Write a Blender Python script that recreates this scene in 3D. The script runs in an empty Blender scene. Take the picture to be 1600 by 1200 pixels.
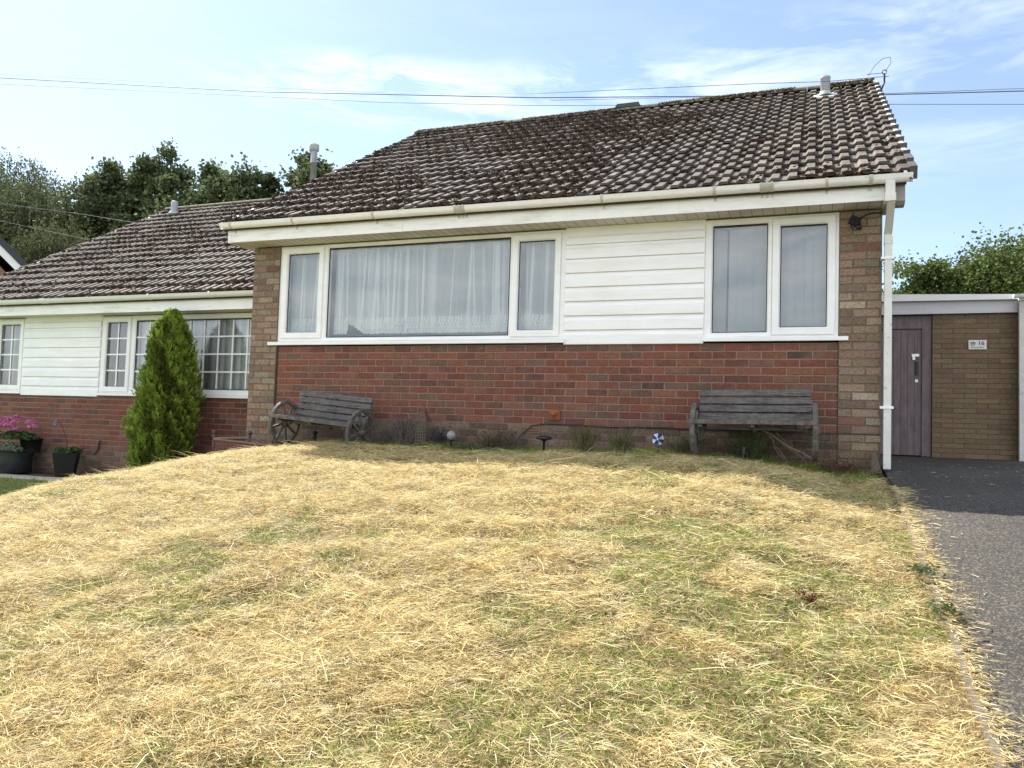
import bpy, bmesh, math, random
import numpy as np
from mathutils import Vector, Matrix

random.seed(7)
rng = np.random.default_rng(11)
S = bpy.context.scene
COL = S.collection

# ------------------------------------------------------------------ camera
CP = (5.85996, -7.61834, -0.75464)
YAW, PIT, ROL = 0.37030921, 0.0510554, 0.0318083
fwd = Vector((-math.sin(YAW) * math.cos(PIT), math.cos(YAW) * math.cos(PIT), math.sin(PIT)))
rt = Vector((math.cos(YAW), math.sin(YAW), 0))
up = rt.cross(fwd)
r2 = rt * math.cos(ROL) + up * math.sin(ROL)
u2 = -rt * math.sin(ROL) + up * math.cos(ROL)
cd = bpy.data.cameras.new('camera')
cam = bpy.data.objects.new('camera', cd)
COL.objects.link(cam)
m = Matrix.Identity(4)
for i in range(3):
    m[i][0] = r2[i]; m[i][1] = u2[i]; m[i][2] = -fwd[i]; m[i][3] = CP[i]
cam.matrix_world = m
cd.sensor_fit = 'HORIZONTAL'; cd.sensor_width = 36.0
cd.lens = 36.0 * 1215 / 1600
cd.clip_start = 0.05; cd.clip_end = 2000
S.camera = cam

# ------------------------------------------------------------------ sky and sun
SUN_EL = math.radians(46.5); SUN_AZ = math.radians(-60)
world = bpy.data.worlds.new("World"); S.world = world; world.use_nodes = True
wt = world.node_tree; wn = wt.nodes; wl = wt.links
sky = wn.new('ShaderNodeTexSky'); sky.sky_type = 'NISHITA'; sky.sun_disc = False
sky.sun_elevation = SUN_EL; sky.sun_rotation = SUN_AZ
sky.air_density = 1.0; sky.dust_density = 0.35; sky.ozone_density = 1.2
tc = wn.new('ShaderNodeTexCoord')


def wmath(op, a, b=None, clamp=False):
    n = wn.new('ShaderNodeMath'); n.operation = op; n.use_clamp = clamp
    for i, v in enumerate((a, b)):
        if v is None: continue
        if isinstance(v, (int, float)): n.inputs[i].default_value = v
        else: wl.new(v, n.inputs[i])
    return n.outputs[0]


def blob(d, wid, flat):      # soft mask round a direction in the sky
    sub = wn.new('ShaderNodeVectorMath'); sub.operation = 'SUBTRACT'
    wl.new(tc.outputs['Generated'], sub.inputs[0]); sub.inputs[1].default_value = d
    sc = wn.new('ShaderNodeVectorMath'); sc.operation = 'MULTIPLY'
    wl.new(sub.outputs[0], sc.inputs[0]); sc.inputs[1].default_value = (1 / wid, 1 / wid, 1 / flat)
    ln = wn.new('ShaderNodeVectorMath'); ln.operation = 'LENGTH'; wl.new(sc.outputs[0], ln.inputs[0])
    return wmath('SUBTRACT', 1.0, ln.outputs['Value'], True)


def dirpx(u, v):
    d = fwd + r2 * (u - 800) / 1215 - u2 * (v - 600) / 1215
    d.normalize(); return tuple(d)


mp = wn.new('ShaderNodeMapping'); wl.new(tc.outputs['Generated'], mp.inputs[0])
mp.inputs['Scale'].default_value = (5, 5, 22)
nz = wn.new('ShaderNodeTexNoise'); nz.inputs['Scale'].default_value = 1.4; nz.inputs['Detail'].default_value = 8
nz.inputs['Roughness'].default_value = .62; nz.inputs['Distortion'].default_value = .5
wl.new(mp.outputs[0], nz.inputs[0])
nrm = wmath('MULTIPLY', wmath('SUBTRACT', nz.outputs['Fac'], .42), 3.6, True)
masks = None
for d, w_, f_, s_ in ((dirpx(640, 148), .26, .045, 1.5), (dirpx(1020, 130), .30, .035, 1.0), (dirpx(1165, 88), .12, .03, .8),
                      (dirpx(1400, 45), .35, .04, .55), (dirpx(1480, 105), .25, .03, .5), (dirpx(1490, 230), .3, .04, .35), (dirpx(1140, 140), .05, .05, .8)):
    b = wmath('MULTIPLY', wmath('MULTIPLY', blob(d, w_, f_), 1.6, True), s_ * .40)
    masks = b if masks is None else wmath('MAXIMUM', masks, b)
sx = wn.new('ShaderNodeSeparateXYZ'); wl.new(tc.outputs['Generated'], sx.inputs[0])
back = wmath('MULTIPLY', wmath('SUBTRACT', wmath('MULTIPLY', sx.outputs['Y'], -1.0), .05), 3.0, True)   # unseen bright cloud behind the camera, added to brighten the shaded front
fill_cloud = wmath('MULTIPLY', back, wmath('ADD', wmath('MULTIPLY', nrm, .6), .42))
gen = wmath('ADD', wmath('ADD', wmath('MULTIPLY', nrm, .03), .066), fill_cloud)
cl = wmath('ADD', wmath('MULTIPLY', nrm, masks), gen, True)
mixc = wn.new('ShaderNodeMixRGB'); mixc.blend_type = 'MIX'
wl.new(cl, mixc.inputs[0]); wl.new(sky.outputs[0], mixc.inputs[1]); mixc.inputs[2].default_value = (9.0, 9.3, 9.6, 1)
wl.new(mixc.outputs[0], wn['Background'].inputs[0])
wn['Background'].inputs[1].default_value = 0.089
sd = bpy.data.lights.new('sun', 'SUN'); sd.energy = 4.9; sd.angle = math.radians(.6); sd.color = (1, .96, .90)
so = bpy.data.objects.new('sun', sd); COL.objects.link(so)
sv = Vector((math.sin(SUN_AZ) * math.cos(SUN_EL), math.cos(SUN_AZ) * math.cos(SUN_EL), math.sin(SUN_EL)))
so.rotation_euler = sv.to_track_quat('Z', 'Y').to_euler()
S.view_settings.view_transform = 'Standard'; S.view_settings.look = 'None'
S.view_settings.gamma = 1; S.view_settings.exposure = 1.22
S.view_settings.use_curve_mapping = False

# ------------------------------------------------------------------ helpers
_mats = {}


def MAT(name, col=(.5, .5, .5), rough=.75, var=.15, vscale=6, col2=None, c2scale=3, c2amt=.5, bump=0, bscale=60,
        attr=False, spec=.3, transl=0, metal=0, stretch=None, c2lo=.45, c2hi=.65):
    if name in _mats: return _mats[name]
    mt = bpy.data.materials.new(name); mt.use_nodes = True
    t = mt.node_tree; n = t.nodes; l = t.links
    bs = n['Principled BSDF']; out = n['Material Output']
    geo = n.new('ShaderNodeNewGeometry')
    pos = geo.outputs['Position']
    if stretch:
        mpn = n.new('ShaderNodeMapping'); l.new(pos, mpn.inputs[0]); mpn.inputs['Scale'].default_value = stretch; pos2 = mpn.outputs[0]
    else: pos2 = pos
    if attr:
        a = n.new('ShaderNodeAttribute'); a.attribute_name = 'Col'; base = a.outputs['Color']
    else:
        rgb = n.new('ShaderNodeRGB'); rgb.outputs[0].default_value = (*col, 1); base = rgb.outputs[0]
    if col2:
        n2 = n.new('ShaderNodeTexNoise'); n2.inputs['Scale'].default_value = c2scale; n2.inputs['Detail'].default_value = 6
        n2.inputs['Roughness'].default_value = .65
        l.new(pos2, n2.inputs[0])
        mr = n.new('ShaderNodeMapRange'); l.new(n2.outputs['Fac'], mr.inputs[0])
        mr.inputs[1].default_value = c2lo; mr.inputs[2].default_value = c2hi; mr.inputs[3].default_value = 0; mr.inputs[4].default_value = c2amt
        mx = n.new('ShaderNodeMixRGB'); l.new(mr.outputs[0], mx.inputs[0]); l.new(base, mx.inputs[1]); mx.inputs[2].default_value = (*col2, 1)
        base = mx.outputs[0]
    if var:
        n1 = n.new('ShaderNodeTexNoise'); n1.inputs['Scale'].default_value = vscale; n1.inputs['Detail'].default_value = 5
        n1.inputs['Roughness'].default_value = .7
        l.new(pos, n1.inputs[0])
        mr1 = n.new('ShaderNodeMapRange'); l.new(n1.outputs['Fac'], mr1.inputs[0])
        mr1.inputs[1].default_value = .3; mr1.inputs[2].default_value = .7; mr1.inputs[3].default_value = 1 - var; mr1.inputs[4].default_value = 1 + var
        m2 = n.new('ShaderNodeVectorMath'); m2.operation = 'SCALE'; l.new(base, m2.inputs[0]); l.new(mr1.outputs[0], m2.inputs['Scale'])
        base = m2.outputs[0]
    l.new(base, bs.inputs['Base Color'])
    bs.inputs['Roughness'].default_value = rough
    bs.inputs['Specular IOR Level'].default_value = spec
    bs.inputs['Metallic'].default_value = metal
    if bump:
        nb = n.new('ShaderNodeTexNoise'); nb.inputs['Scale'].default_value = bscale; nb.inputs['Detail'].default_value = 4
        l.new(pos, nb.inputs[0])
        bp = n.new('ShaderNodeBump'); bp.inputs['Strength'].default_value = bump; bp.inputs['Distance'].default_value = .01
        l.new(nb.outputs['Fac'], bp.inputs['Height']); l.new(bp.outputs[0], bs.inputs['Normal'])
    if transl:
        tr = n.new('ShaderNodeBsdfTranslucent'); l.new(base, tr.inputs['Color'])
        ms = n.new('ShaderNodeMixShader'); ms.inputs[0].default_value = transl
        l.new(bs.outputs[0], ms.inputs[1]); l.new(tr.outputs[0], ms.inputs[2]); l.new(ms.outputs[0], out.inputs['Surface'])
    _mats[name] = mt
    return mt


def tag(o, label=None, cat=None, group=None, kind=None):
    if label: o['label'] = label
    if cat: o['category'] = cat
    if group: o['group'] = group
    if kind: o['kind'] = kind
    return o


def empty(name, loc, label, cat, group=None, rot=(0, 0, 0)):
    o = bpy.data.objects.new(name, None); COL.objects.link(o)
    o.location = loc; o.rotation_euler = rot; o.empty_display_size = .1
    bpy.context.view_layer.update()
    return tag(o, label, cat, group)


def link(name, me, mats, parent=None, world=True):
    o = bpy.data.objects.new(name, me); COL.objects.link(o)
    for mt in (mats if isinstance(mats, (list, tuple)) else [mats]): me.materials.append(mt)
    if parent is not None:
        o.parent = parent
        if world:
            w = parent.matrix_world if parent.type == 'EMPTY' else PW[parent.name]
            o.matrix_parent_inverse = w.inverted()
        PW[o.name] = Matrix.Identity(4) if world else None
    else: PW[o.name] = Matrix.Identity(4)
    return o


PW = {}


class MB:
    def __init__(s): s.v = []; s.f = []; s.mi = []; s.c = []; s.smooth = []

    def add(s, vs, fs, mi=0, c=(1, 1, 1), sm=False):
        b = len(s.v); s.v.extend([tuple(q) for q in vs])
        for f in fs:
            s.f.append([b + i for i in f]); s.mi.append(mi); s.c.append(c); s.smooth.append(sm)
        return s

    def box(s, a, b, mi=0, c=(1, 1, 1), M_=None):
        x0, y0, z0 = a; x1, y1, z1 = b
        vs = [(x0, y0, z0), (x1, y0, z0), (x1, y1, z0), (x0, y1, z0), (x0, y0, z1), (x1, y0, z1), (x1, y1, z1), (x0, y1, z1)]
        if M_ is not None: vs = [tuple(M_ @ Vector(q)) for q in vs]
        return s.add(vs, [(0, 3, 2, 1), (4, 5, 6, 7), (0, 1, 5, 4), (1, 2, 6, 5), (2, 3, 7, 6), (3, 0, 4, 7)], mi, c)

    def prism(s, prof, x0, x1, mi=0, c=(1, 1, 1), sm=False, caps=True, zx=0.0):  # profile in (y,z) run along x ; zx: z change per x
        n = len(prof)
        vs = [(x0, y, z + zx * x0) for y, z in prof] + [(x1, y, z + zx * x1) for y, z in prof]
        fs = [(i, (i + 1) % n, n + (i + 1) % n, n + i) for i in range(n)]
        s.add(vs, fs, mi, c, sm)
        if caps: s.add(vs, [tuple(range(n - 1, -1, -1)), tuple(range(n, 2 * n))], mi, c)
        return s

    def tube(s, pts, r, n=8, mi=0, c=(1, 1, 1), caps=True, sm=True, taper=None):
        pts = [Vector(q) for q in pts]; vs = []
        prev = None
        for i, q in enumerate(pts):
            d = (pts[min(i + 1, len(pts) - 1)] - pts[max(i - 1, 0)]).normalized()
            if prev is None:
                a = d.orthogonal().normalized()
            else:
                a = (prev - d * prev.dot(d))
                a = a.normalized() if a.length > 1e-6 else d.orthogonal().normalized()
            prev = a; b = d.cross(a)
            rr = r if taper is None else r + (taper - r) * i / (len(pts) - 1)
            if isinstance(r, (list, tuple)): rr = r[i]
            for k in range(n):
                t = 2 * math.pi * k / n
                vs.append(q + (a * math.cos(t) + b * math.sin(t)) * rr)
        fs = []
        for i in range(len(pts) - 1):
            for k in range(n):
                fs.append((i * n + k, i * n + (k + 1) % n, (i + 1) * n + (k + 1) % n, (i + 1) * n + k))
        s.add(vs, fs, mi, c, sm)
        if caps:
            s.add(vs[:n], [tuple(range(n - 1, -1, -1))], mi, c); s.add(vs[-n:], [tuple(range(n))], mi, c)
        return s

    def lathe(s, prof, n=20, ctr=(0, 0, 0), mi=0, c=(1, 1, 1), sm=True):
        vs = []
        for r_, z in prof:
            for k in range(n):
                t = 2 * math.pi * k / n; vs.append((ctr[0] + r_ * math.cos(t), ctr[1] + r_ * math.sin(t), ctr[2] + z))
        fs = [(i * n + k, i * n + (k + 1) % n, (i + 1) * n + (k + 1) % n, (i + 1) * n + k) for i in range(len(prof) - 1) for k in range(n)]
        return s.add(vs, fs, mi, c, sm)

    def build(s, name, mats, parent=None, world=True):
        me = bpy.data.meshes.new(name); me.from_pydata(s.v, [], s.f)
        me.polygons.foreach_set('material_index', s.mi); me.polygons.foreach_set('use_smooth', s.smooth)
        ca = me.color_attributes.new('Col', 'FLOAT_COLOR', 'CORNER')
        lt = np.array([len(f) for f in s.f]); c = np.array([(q[0], q[1], q[2], q[3] if len(q) > 3 else 1) for q in s.c], dtype=np.float32)
        ca.data.foreach_set('color', np.repeat(c, lt, axis=0).ravel())
        me.update()
        return link(name, me, mats, parent, world)


def npmesh(name, V, F, C, mats, parent=None, mi=None, smooth=False, world=True):
    """V (n,3); F (m,k) same-size faces or list of arrays; C per-vertex colour (n,3/4)"""
    Fs = F if isinstance(F, list) else [F]
    me = bpy.data.meshes.new(name)
    me.vertices.add(len(V)); me.vertices.foreach_set('co', np.asarray(V, np.float32).ravel())
    tot = sum(f.size for f in Fs); me.loops.add(tot)
    me.loops.foreach_set('vertex_index', np.concatenate([f.ravel() for f in Fs]).astype(np.int32))
    sizes = np.concatenate([np.full(len(f), f.shape[1]) for f in Fs])
    me.polygons.add(len(sizes))
    st = np.concatenate([[0], np.cumsum(sizes)[:-1]]).astype(np.int32)
    me.polygons.foreach_set('loop_start', st)
    me.polygons.foreach_set('use_smooth', np.full(len(sizes), smooth))
    if mi is not None: me.polygons.foreach_set('material_index', mi.astype(np.int32))
    if C is not None:
        C = np.asarray(C, np.float32)
        if C.shape[1] == 3: C = np.concatenate([C, np.ones((len(C), 1), np.float32)], 1)
        ca = me.color_attributes.new('Col', 'FLOAT_COLOR', 'POINT'); ca.data.foreach_set('color', C.ravel())
    me.update(calc_edges=True)
    return link(name, me, mats, parent, world)


_ng = np.random.default_rng(5).random((64, 64))


def vnoise(x, y, s=1.0, o=0):
    x = np.asarray(x) * s + o * 7.31; y = np.asarray(y) * s + o * 3.77
    xi = np.floor(x).astype(int); yi = np.floor(y).astype(int); fx = x - xi; fy = y - yi
    fx = fx * fx * (3 - 2 * fx); fy = fy * fy * (3 - 2 * fy)
    g = lambda a, b: _ng[a % 64, b % 64]
    return (g(xi, yi) * (1 - fx) + g(xi + 1, yi) * fx) * (1 - fy) + (g(xi, yi + 1) * (1 - fx) + g(xi + 1, yi + 1) * fx) * fy


def fbm(x, y, s=1.0, o=0, oc=4):
    r = 0; a = 1; t = 0
    for k in range(oc): r = r + a * vnoise(x, y, s * 2 ** k, o + k * 1.7); t += a; a *= .5
    return r / t


def sm(t): t = np.clip(t, 0, 1); return t * t * (3 - 2 * t)
def PL(y): return np.interp(y, [-60, -12, -7.4, -5, -3, -1.4, 0, 6, 60], [-9, -3.1, -2.2, -1.68, -1.30, -1.07, -1.0, -1.0, -1.0])
def PD(y): return np.interp(y, [-60, -12, -7.4, -5, -3, -1.4, .3, 6, 60], [-9, -3.2, -2.3, -1.83, -1.46, -1.19, -1.04, -1.055, -1.055])


def G0(x, y):
    x = np.asarray(x, float); y = np.asarray(y, float)
    lawn = PL(y) - np.minimum(.88 * sm((1.5 - x) / 6.6), .745) - .33 * sm((.2 - x) / 2.6) * sm((.2 - y) / 2)
    return lawn + (PD(y) - .035 - lawn) * sm((x - 5.2) / 1.15)


def G(x, y):
    x = np.asarray(x, float); y = np.asarray(y, float)
    k = sm((6.35 - x) / .3) * sm((.3 - y) / .5) * sm((y + 14) / 3)
    return G0(x, y) + k * ((fbm(x, y, 1.1, 3) - .5) * .10 + (fbm(x, y, 4.5, 9) - .5) * .055 + (fbm(x, y, 11, 19) - .5) * .02 - .015)


def Gf(x, y): return float(G(x, y))


# ------------------------------------------------------------------ materials
m_mortar_red = MAT('mortar_red', (.27, .17, .125), .9, .2, 20, bump=.2)
m_mortar_dark = MAT('mortar_dark', (.17, .125, .095), .9, .25, 20, bump=.2)
m_mortar_tan = MAT('mortar_tan', (.17, .125, .09), .9, .25, 14, bump=.2)
m_brick = MAT('brick', attr=True, rough=.85, var=.30, vscale=45, col2=(.20, .15, .13), c2scale=9, c2amt=.45, bump=.35, bscale=140, c2lo=.5, c2hi=.75)
m_brickrough = MAT('brick_rustic', attr=True, rough=.9, var=.42, vscale=55, col2=(.06, .045, .035), c2scale=32, c2amt=.6, bump=.7, bscale=90, c2lo=.60, c2hi=.70)
m_pvc = MAT('white_pvc', (.86, .86, .88), .35, .04, 3, col2=(.70, .67, .60), c2scale=2.2, c2amt=.25, spec=.45, stretch=(1, 1, 3))
m_clad = MAT('white_cladding', (.88, .875, .90), .4, .03, 3, col2=(.66, .64, .57), c2scale=2.4, c2amt=.30, spec=.4, stretch=(.6, 1, 4))
m_fascia = MAT('white_fascia', (.86, .85, .86), .4, .05, 3, col2=(.46, .42, .33), c2scale=3.0, c2amt=.6, spec=.4, stretch=(.7, 1, 5), c2lo=.52, c2hi=.75)
m_gutter = MAT('white_gutter', (.89, .88, .90), .35, .05, 9, col2=(.25, .22, .18), c2scale=9, c2amt=.6, spec=.4, stretch=(.8, 2, 3.5), c2lo=.6, c2hi=.8)
m_soffit = MAT('soffit', (.62, .60, .54), .6, .08, 4, col2=(.3, .25, .18), c2scale=2.5, c2amt=.3)
m_rubber = MAT('black_gasket', (.02, .02, .022), .6, .1)
m_tile = MAT('roof_tile', attr=True, rough=.9, var=.25, vscale=38, col2=(.06, .042, .034), c2scale=9, c2amt=.62, bump=.6, bscale=90, c2lo=.48, c2hi=.62)
m_ridge = MAT('ridge_tile', (.20, .18, .13), .95, .35, 25, col2=(.07, .06, .03), c2scale=14, c2amt=.8, bump=.8, bscale=80)
m_moss = MAT('moss', attr=True, rough=1, var=.35, vscale=60, spec=.05)
m_under = MAT('roof_felt', (.05, .045, .04), .9, .1)
m_room = MAT('room_wall', (.50, .50, .50), .9, .05)
m_wood = MAT('weathered_wood', (.135, .13, .125), .8, .35, 18, col2=(.03, .03, .03), c2scale=3, c2amt=.7, bump=.6, bscale=70, stretch=(2, 30, 30))
m_wood2 = MAT('weathered_wheel_wood', (.10, .092, .085), .8, .4, 25, col2=(.22, .2, .17), c2scale=12, c2amt=.5, bump=.5, bscale=90)
m_black = MAT('black_plastic', (.018, .019, .021), .42, .15, 10, spec=.4)
m_pot = MAT('dark_pot', (.022, .026, .03), .45, .2, 12, spec=.4)
m_metal = MAT('grey_metal', (.36, .37, .40), .5, .12, 14, metal=.3, col2=(.2, .2, .2), c2scale=6, c2amt=.4)
m_lead = MAT('lead', (.42, .43, .44), .6, .2, 12)
m_cable = MAT('cable_black', (.03, .03, .035), .6, .1)
m_door = MAT('mauve_door_paint', (.20, .155, .165), .6, .12, 8, col2=(.09, .07, .07), c2scale=3, c2amt=.5, stretch=(6, 1, 1), bump=.1)
m_chrome = MAT('lock_metal', (.6, .6, .6), .35, .05, metal=.8)
m_sign = MAT('sign_white', (.75, .75, .73), .4, .03)
m_rust = MAT('rusty_iron', (.11, .065, .055), .8, .35, 30)
m_terr = MAT('terracotta', (.30, .10, .045), .8, .2, 30)
m_conc = MAT('concrete', (.15, .13, .105), .9, .25, 14, col2=(.16, .14, .11), c2scale=9, c2amt=.8, bump=.4)
m_plant = MAT('leaves', attr=True, rough=.55, var=.2, vscale=8, spec=.35, transl=.3)
m_tree = MAT('tree_leaves', attr=True, rough=.75, var=.25, vscale=1.2, spec=.15, transl=.30)
m_grass = MAT('grass_blades', attr=True, rough=.6, var=.12, vscale=4, spec=.3, transl=.30)
m_bark = MAT('bark', (.10, .08, .06), .95, .3, 8, bump=.5, bscale=20)
m_soil = MAT('soil', (.10, .08, .06), .95, .4, 30, bump=.7, bscale=60)


def glass_mat(name, refl=.16, tint=(.93, .96, .97)):
    mt = bpy.data.materials.new(name); mt.use_nodes = True; t = mt.node_tree; n = t.nodes; l = t.links
    n.remove(n['Principled BSDF'])
    tr = n.new('ShaderNodeBsdfTransparent'); tr.inputs[0].default_value = (*tint, 1)
    gl = n.new('ShaderNodeBsdfGlossy'); gl.inputs['Roughness'].default_value = .02; gl.inputs['Color'].default_value = (.95, .97, 1, 1)
    geo = n.new('ShaderNodeNewGeometry'); nz_ = n.new('ShaderNodeTexNoise'); nz_.inputs['Scale'].default_value = 1.3; l.new(geo.outputs['Position'], nz_.inputs[0])
    bp = n.new('ShaderNodeBump'); bp.inputs['Strength'].default_value = .08; bp.inputs['Distance'].default_value = .03
    l.new(nz_.outputs['Fac'], bp.inputs['Height']); l.new(bp.outputs[0], gl.inputs['Normal'])
    fr = n.new('ShaderNodeFresnel'); fr.inputs[0].default_value = 1.5
    ad = n.new('ShaderNodeMath'); ad.operation = 'MULTIPLY_ADD'; l.new(fr.outputs[0], ad.inputs[0]); ad.inputs[1].default_value = 1.2; ad.inputs[2].default_value = refl - .05
    ms = n.new('ShaderNodeMixShader'); l.new(ad.outputs[0], ms.inputs[0]); l.new(tr.outputs[0], ms.inputs[1]); l.new(gl.outputs[0], ms.inputs[2])
    l.new(ms.outputs[0], n['Material Output'].inputs['Surface'])
    return mt


m_glass = glass_mat('window_glass', .15)


def sheer_mat(name, colr=(.95, .97, .99)):
    mt = bpy.data.materials.new(name); mt.use_nodes = True; t = mt.node_tree; n = t.nodes; l = t.links
    n.remove(n['Principled BSDF'])
    a = n.new('ShaderNodeAttribute'); a.attribute_name = 'Col'
    df = n.new('ShaderNodeBsdfDiffuse'); df.inputs[0].default_value = (*colr, 1)
    tl = n.new('ShaderNodeBsdfTranslucent'); tl.inputs[0].default_value = (*colr, 1)
    m1 = n.new('ShaderNodeMixShader'); m1.inputs[0].default_value = .12; l.new(df.outputs[0], m1.inputs[1]); l.new(tl.outputs[0], m1.inputs[2])
    tr = n.new('ShaderNodeBsdfTransparent')
    ms = n.new('ShaderNodeMixShader'); l.new(a.outputs['Alpha'], ms.inputs[0]); l.new(tr.outputs[0], ms.inputs[1]); l.new(m1.outputs[0], ms.inputs[2])
    l.new(ms.outputs[0], n['Material Output'].inputs['Surface'])
    return mt


m_sheer = sheer_mat('sheer_net')

# ------------------------------------------------------------------ ground, drive, paths
gx = np.concatenate([np.linspace(-300, -14, 20)[:-1], np.linspace(-14, -6, 30)[:-1], np.linspace(-6, 6.6, 240)[:-1], np.linspace(6.6, 14, 20)[:-1], np.linspace(14, 300, 20)])
gy = np.concatenate([np.linspace(-300, -12, 20)[:-1], np.linspace(-12, -7, 20)[:-1], np.linspace(-7, .4, 170)[:-1], np.linspace(.4, 8, 20)[:-1], np.linspace(8, 500, 25)])
X, Y = np.meshgrid(gx, gy); Z = G(X, Y)
V = np.stack([X, Y, Z], -1).reshape(-1, 3); nx = len(gx); ny = len(gy)
ii, jj = np.meshgrid(np.arange(nx - 1), np.arange(ny - 1)); a = (jj * nx + ii).ravel()
F = np.stack([a, a + 1, a + nx + 1, a + nx], 1)
lawnm = fbm(X, Y, .9, 2).ravel()
xs_, ys_ = X.ravel(), Y.ravel()
grn = sm((-3.5 - .63 * ys_ - xs_) / .15)
cg = np.outer(1 - lawnm, (.11, .08, .04)) + np.outer(lawnm, (.20, .145, .07))
cg = cg * (1 - grn[:, None]) + np.array((.13, .17, .05)) * grn[:, None]
ground = npmesh('ground', V, F, cg, MAT('ground_turf', attr=True, rough=.95, var=.5, vscale=45, bump=.8, bscale=80), smooth=True)
tag(ground, kind='structure')

# asphalt drive
dx = np.linspace(6.45, 13.5, 24); dy = np.linspace(-14, 5.39, 110)
X, Y = np.meshgrid(dx, dy); Z = PD(Y) + (fbm(X, Y, 1.0, 8) - .5) * .012
V = np.stack([X, Y, Z], -1).reshape(-1, 3); nx = len(dx)
ii, jj = np.meshgrid(np.arange(nx - 1), np.arange(len(dy) - 1)); a = (jj * nx + ii).ravel()
F = np.stack([a, a + 1, a + nx + 1, a + nx], 1)
am = bpy.data.materials.new('asphalt'); am.use_nodes = True; t = am.node_tree; n = t.nodes; l = t.links; bs = n['Principled BSDF']
geo = n.new('ShaderNodeNewGeometry')
vo = n.new('ShaderNodeTexVoronoi'); vo.inputs['Scale'].default_value = 130; l.new(geo.outputs['Position'], vo.inputs['Vector'])
cr = n.new('ShaderNodeValToRGB'); l.new(vo.outputs['Color'], cr.inputs[0])
cr.color_ramp.elements[0].position = .25; cr.color_ramp.elements[0].color = (.040, .036, .031, 1)
cr.color_ramp.elements[1].position = .85; cr.color_ramp.elements[1].color = (.150, .130, .100, 1)
e = cr.color_ramp.elements.new(.6); e.color = (.062, .055, .046, 1)
n2 = n.new('ShaderNodeTexNoise'); n2.inputs['Scale'].default_value = 1.1; n2.inputs['Detail'].default_value = 6; l.new(geo.outputs['Position'], n2.inputs[0])
mr = n.new('ShaderNodeMapRange'); l.new(n2.outputs['Fac'], mr.inputs[0]); mr.inputs[1].default_value = .3; mr.inputs[2].default_value = .7; mr.inputs[3].default_value = .75; mr.inputs[4].default_value = 1.2
sc = n.new('ShaderNodeVectorMath'); sc.operation = 'SCALE'; l.new(cr.outputs[0], sc.inputs[0]); l.new(mr.outputs[0], sc.inputs['Scale'])
l.new(sc.outputs[0], bs.inputs['Base Color']); bs.inputs['Roughness'].default_value = .85; bs.inputs['Specular IOR Level'].default_value = .3
bp = n.new('ShaderNodeBump'); bp.inputs['Strength'].default_value = .5; bp.inputs['Distance'].default_value = .004; l.new(vo.outputs['Distance'], bp.inputs['Height']); l.new(bp.outputs[0], bs.inputs['Normal'])
tag(npmesh('driveway', V, F, None, am, smooth=True), kind='structure')

# concrete edging strip of the drive, in lengths with gaps
kb = MB(); y0 = -1.15
rk = random.Random(3)
while y0 > -9:
    y1 = y0 - .9
    za, zb = float(PD(y0)), float(PD(y1)); w = rk.uniform(-.008, .008) + .03
    hh = rk.uniform(-.012, .006)
    vs = []
    for yy, zz in ((y0, za), (y1 + .012, zb)):
        vs += [(6.395 + w, yy, zz - .1), (6.425 + w, yy, zz - .1), (6.425 + w, yy, zz + hh), (6.397 + w, yy, zz + hh + .004)]
    kb.add(vs, [(0, 1, 2, 3), (7, 6, 5, 4), (0, 4, 5, 1), (1, 5, 6, 2), (2, 6, 7, 3), (3, 7, 4, 0)])
    y0 = y1
tag(kb.build('kerb', m_conc), kind='structure')

# pale paving edge along neighbour's bed
pv = MB(); x = -9.0
while x < -3.2:
    L_ = rk.uniform(.35, .6); pv.box((x, .16 + rk.uniform(-.015, .015), -2.2), (x + L_ - .015, .33, -1.715 + rk.uniform(-.008, .008))); x += L_
tag(pv.build('path', MAT('pale_paving', (.42, .39, .33), .9, .25, 14, bump=.3)), kind='structure')
bd = MB(); bd.box((-9, .33, -2.2), (-1.2, .85, -1.725)); tag(bd.build('flower_bed_soil', m_soil), kind='structure')

# ------------------------------------------------------------------ bricks
def jit(c, a, r=random): k = 1 + r.uniform(-a, a); return tuple(max(.005, q * k * (1 + r.uniform(-.06, .06))) for q in c)


RED = [((.178, .064, .043), 6), ((.182, .076, .051), 5), ((.158, .057, .042), 5), ((.158, .080, .058), 4), ((.132, .058, .046), 3), ((.135, .076, .058), 3), ((.20, .088, .060), 1), ((.085, .048, .042), .7)]
TAN = [((.25, .178, .130), 6), ((.22, .150, .108), 5), ((.27, .205, .150), 3), ((.19, .135, .10), 3), ((.31, .25, .19), 1.2), ((.20, .11, .08), 1.2), ((.23, .185, .135), 3)]
BROWN = [((.155, .105, .078), 5), ((.12, .08, .062), 4), ((.20, .14, .105), 3), ((.10, .07, .058), 2)]
BUFF = [((.205, .145, .092), 5), ((.19, .135, .086), 5), ((.22, .158, .10), 4), ((.195, .128, .085), 2)]


def pick(pal, r):
    t = r.uniform(0, sum(w for _, w in pal))
    for c, w in pal:
        t -= w
        if t <= 0: return c
    return pal[-1][0]


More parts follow.
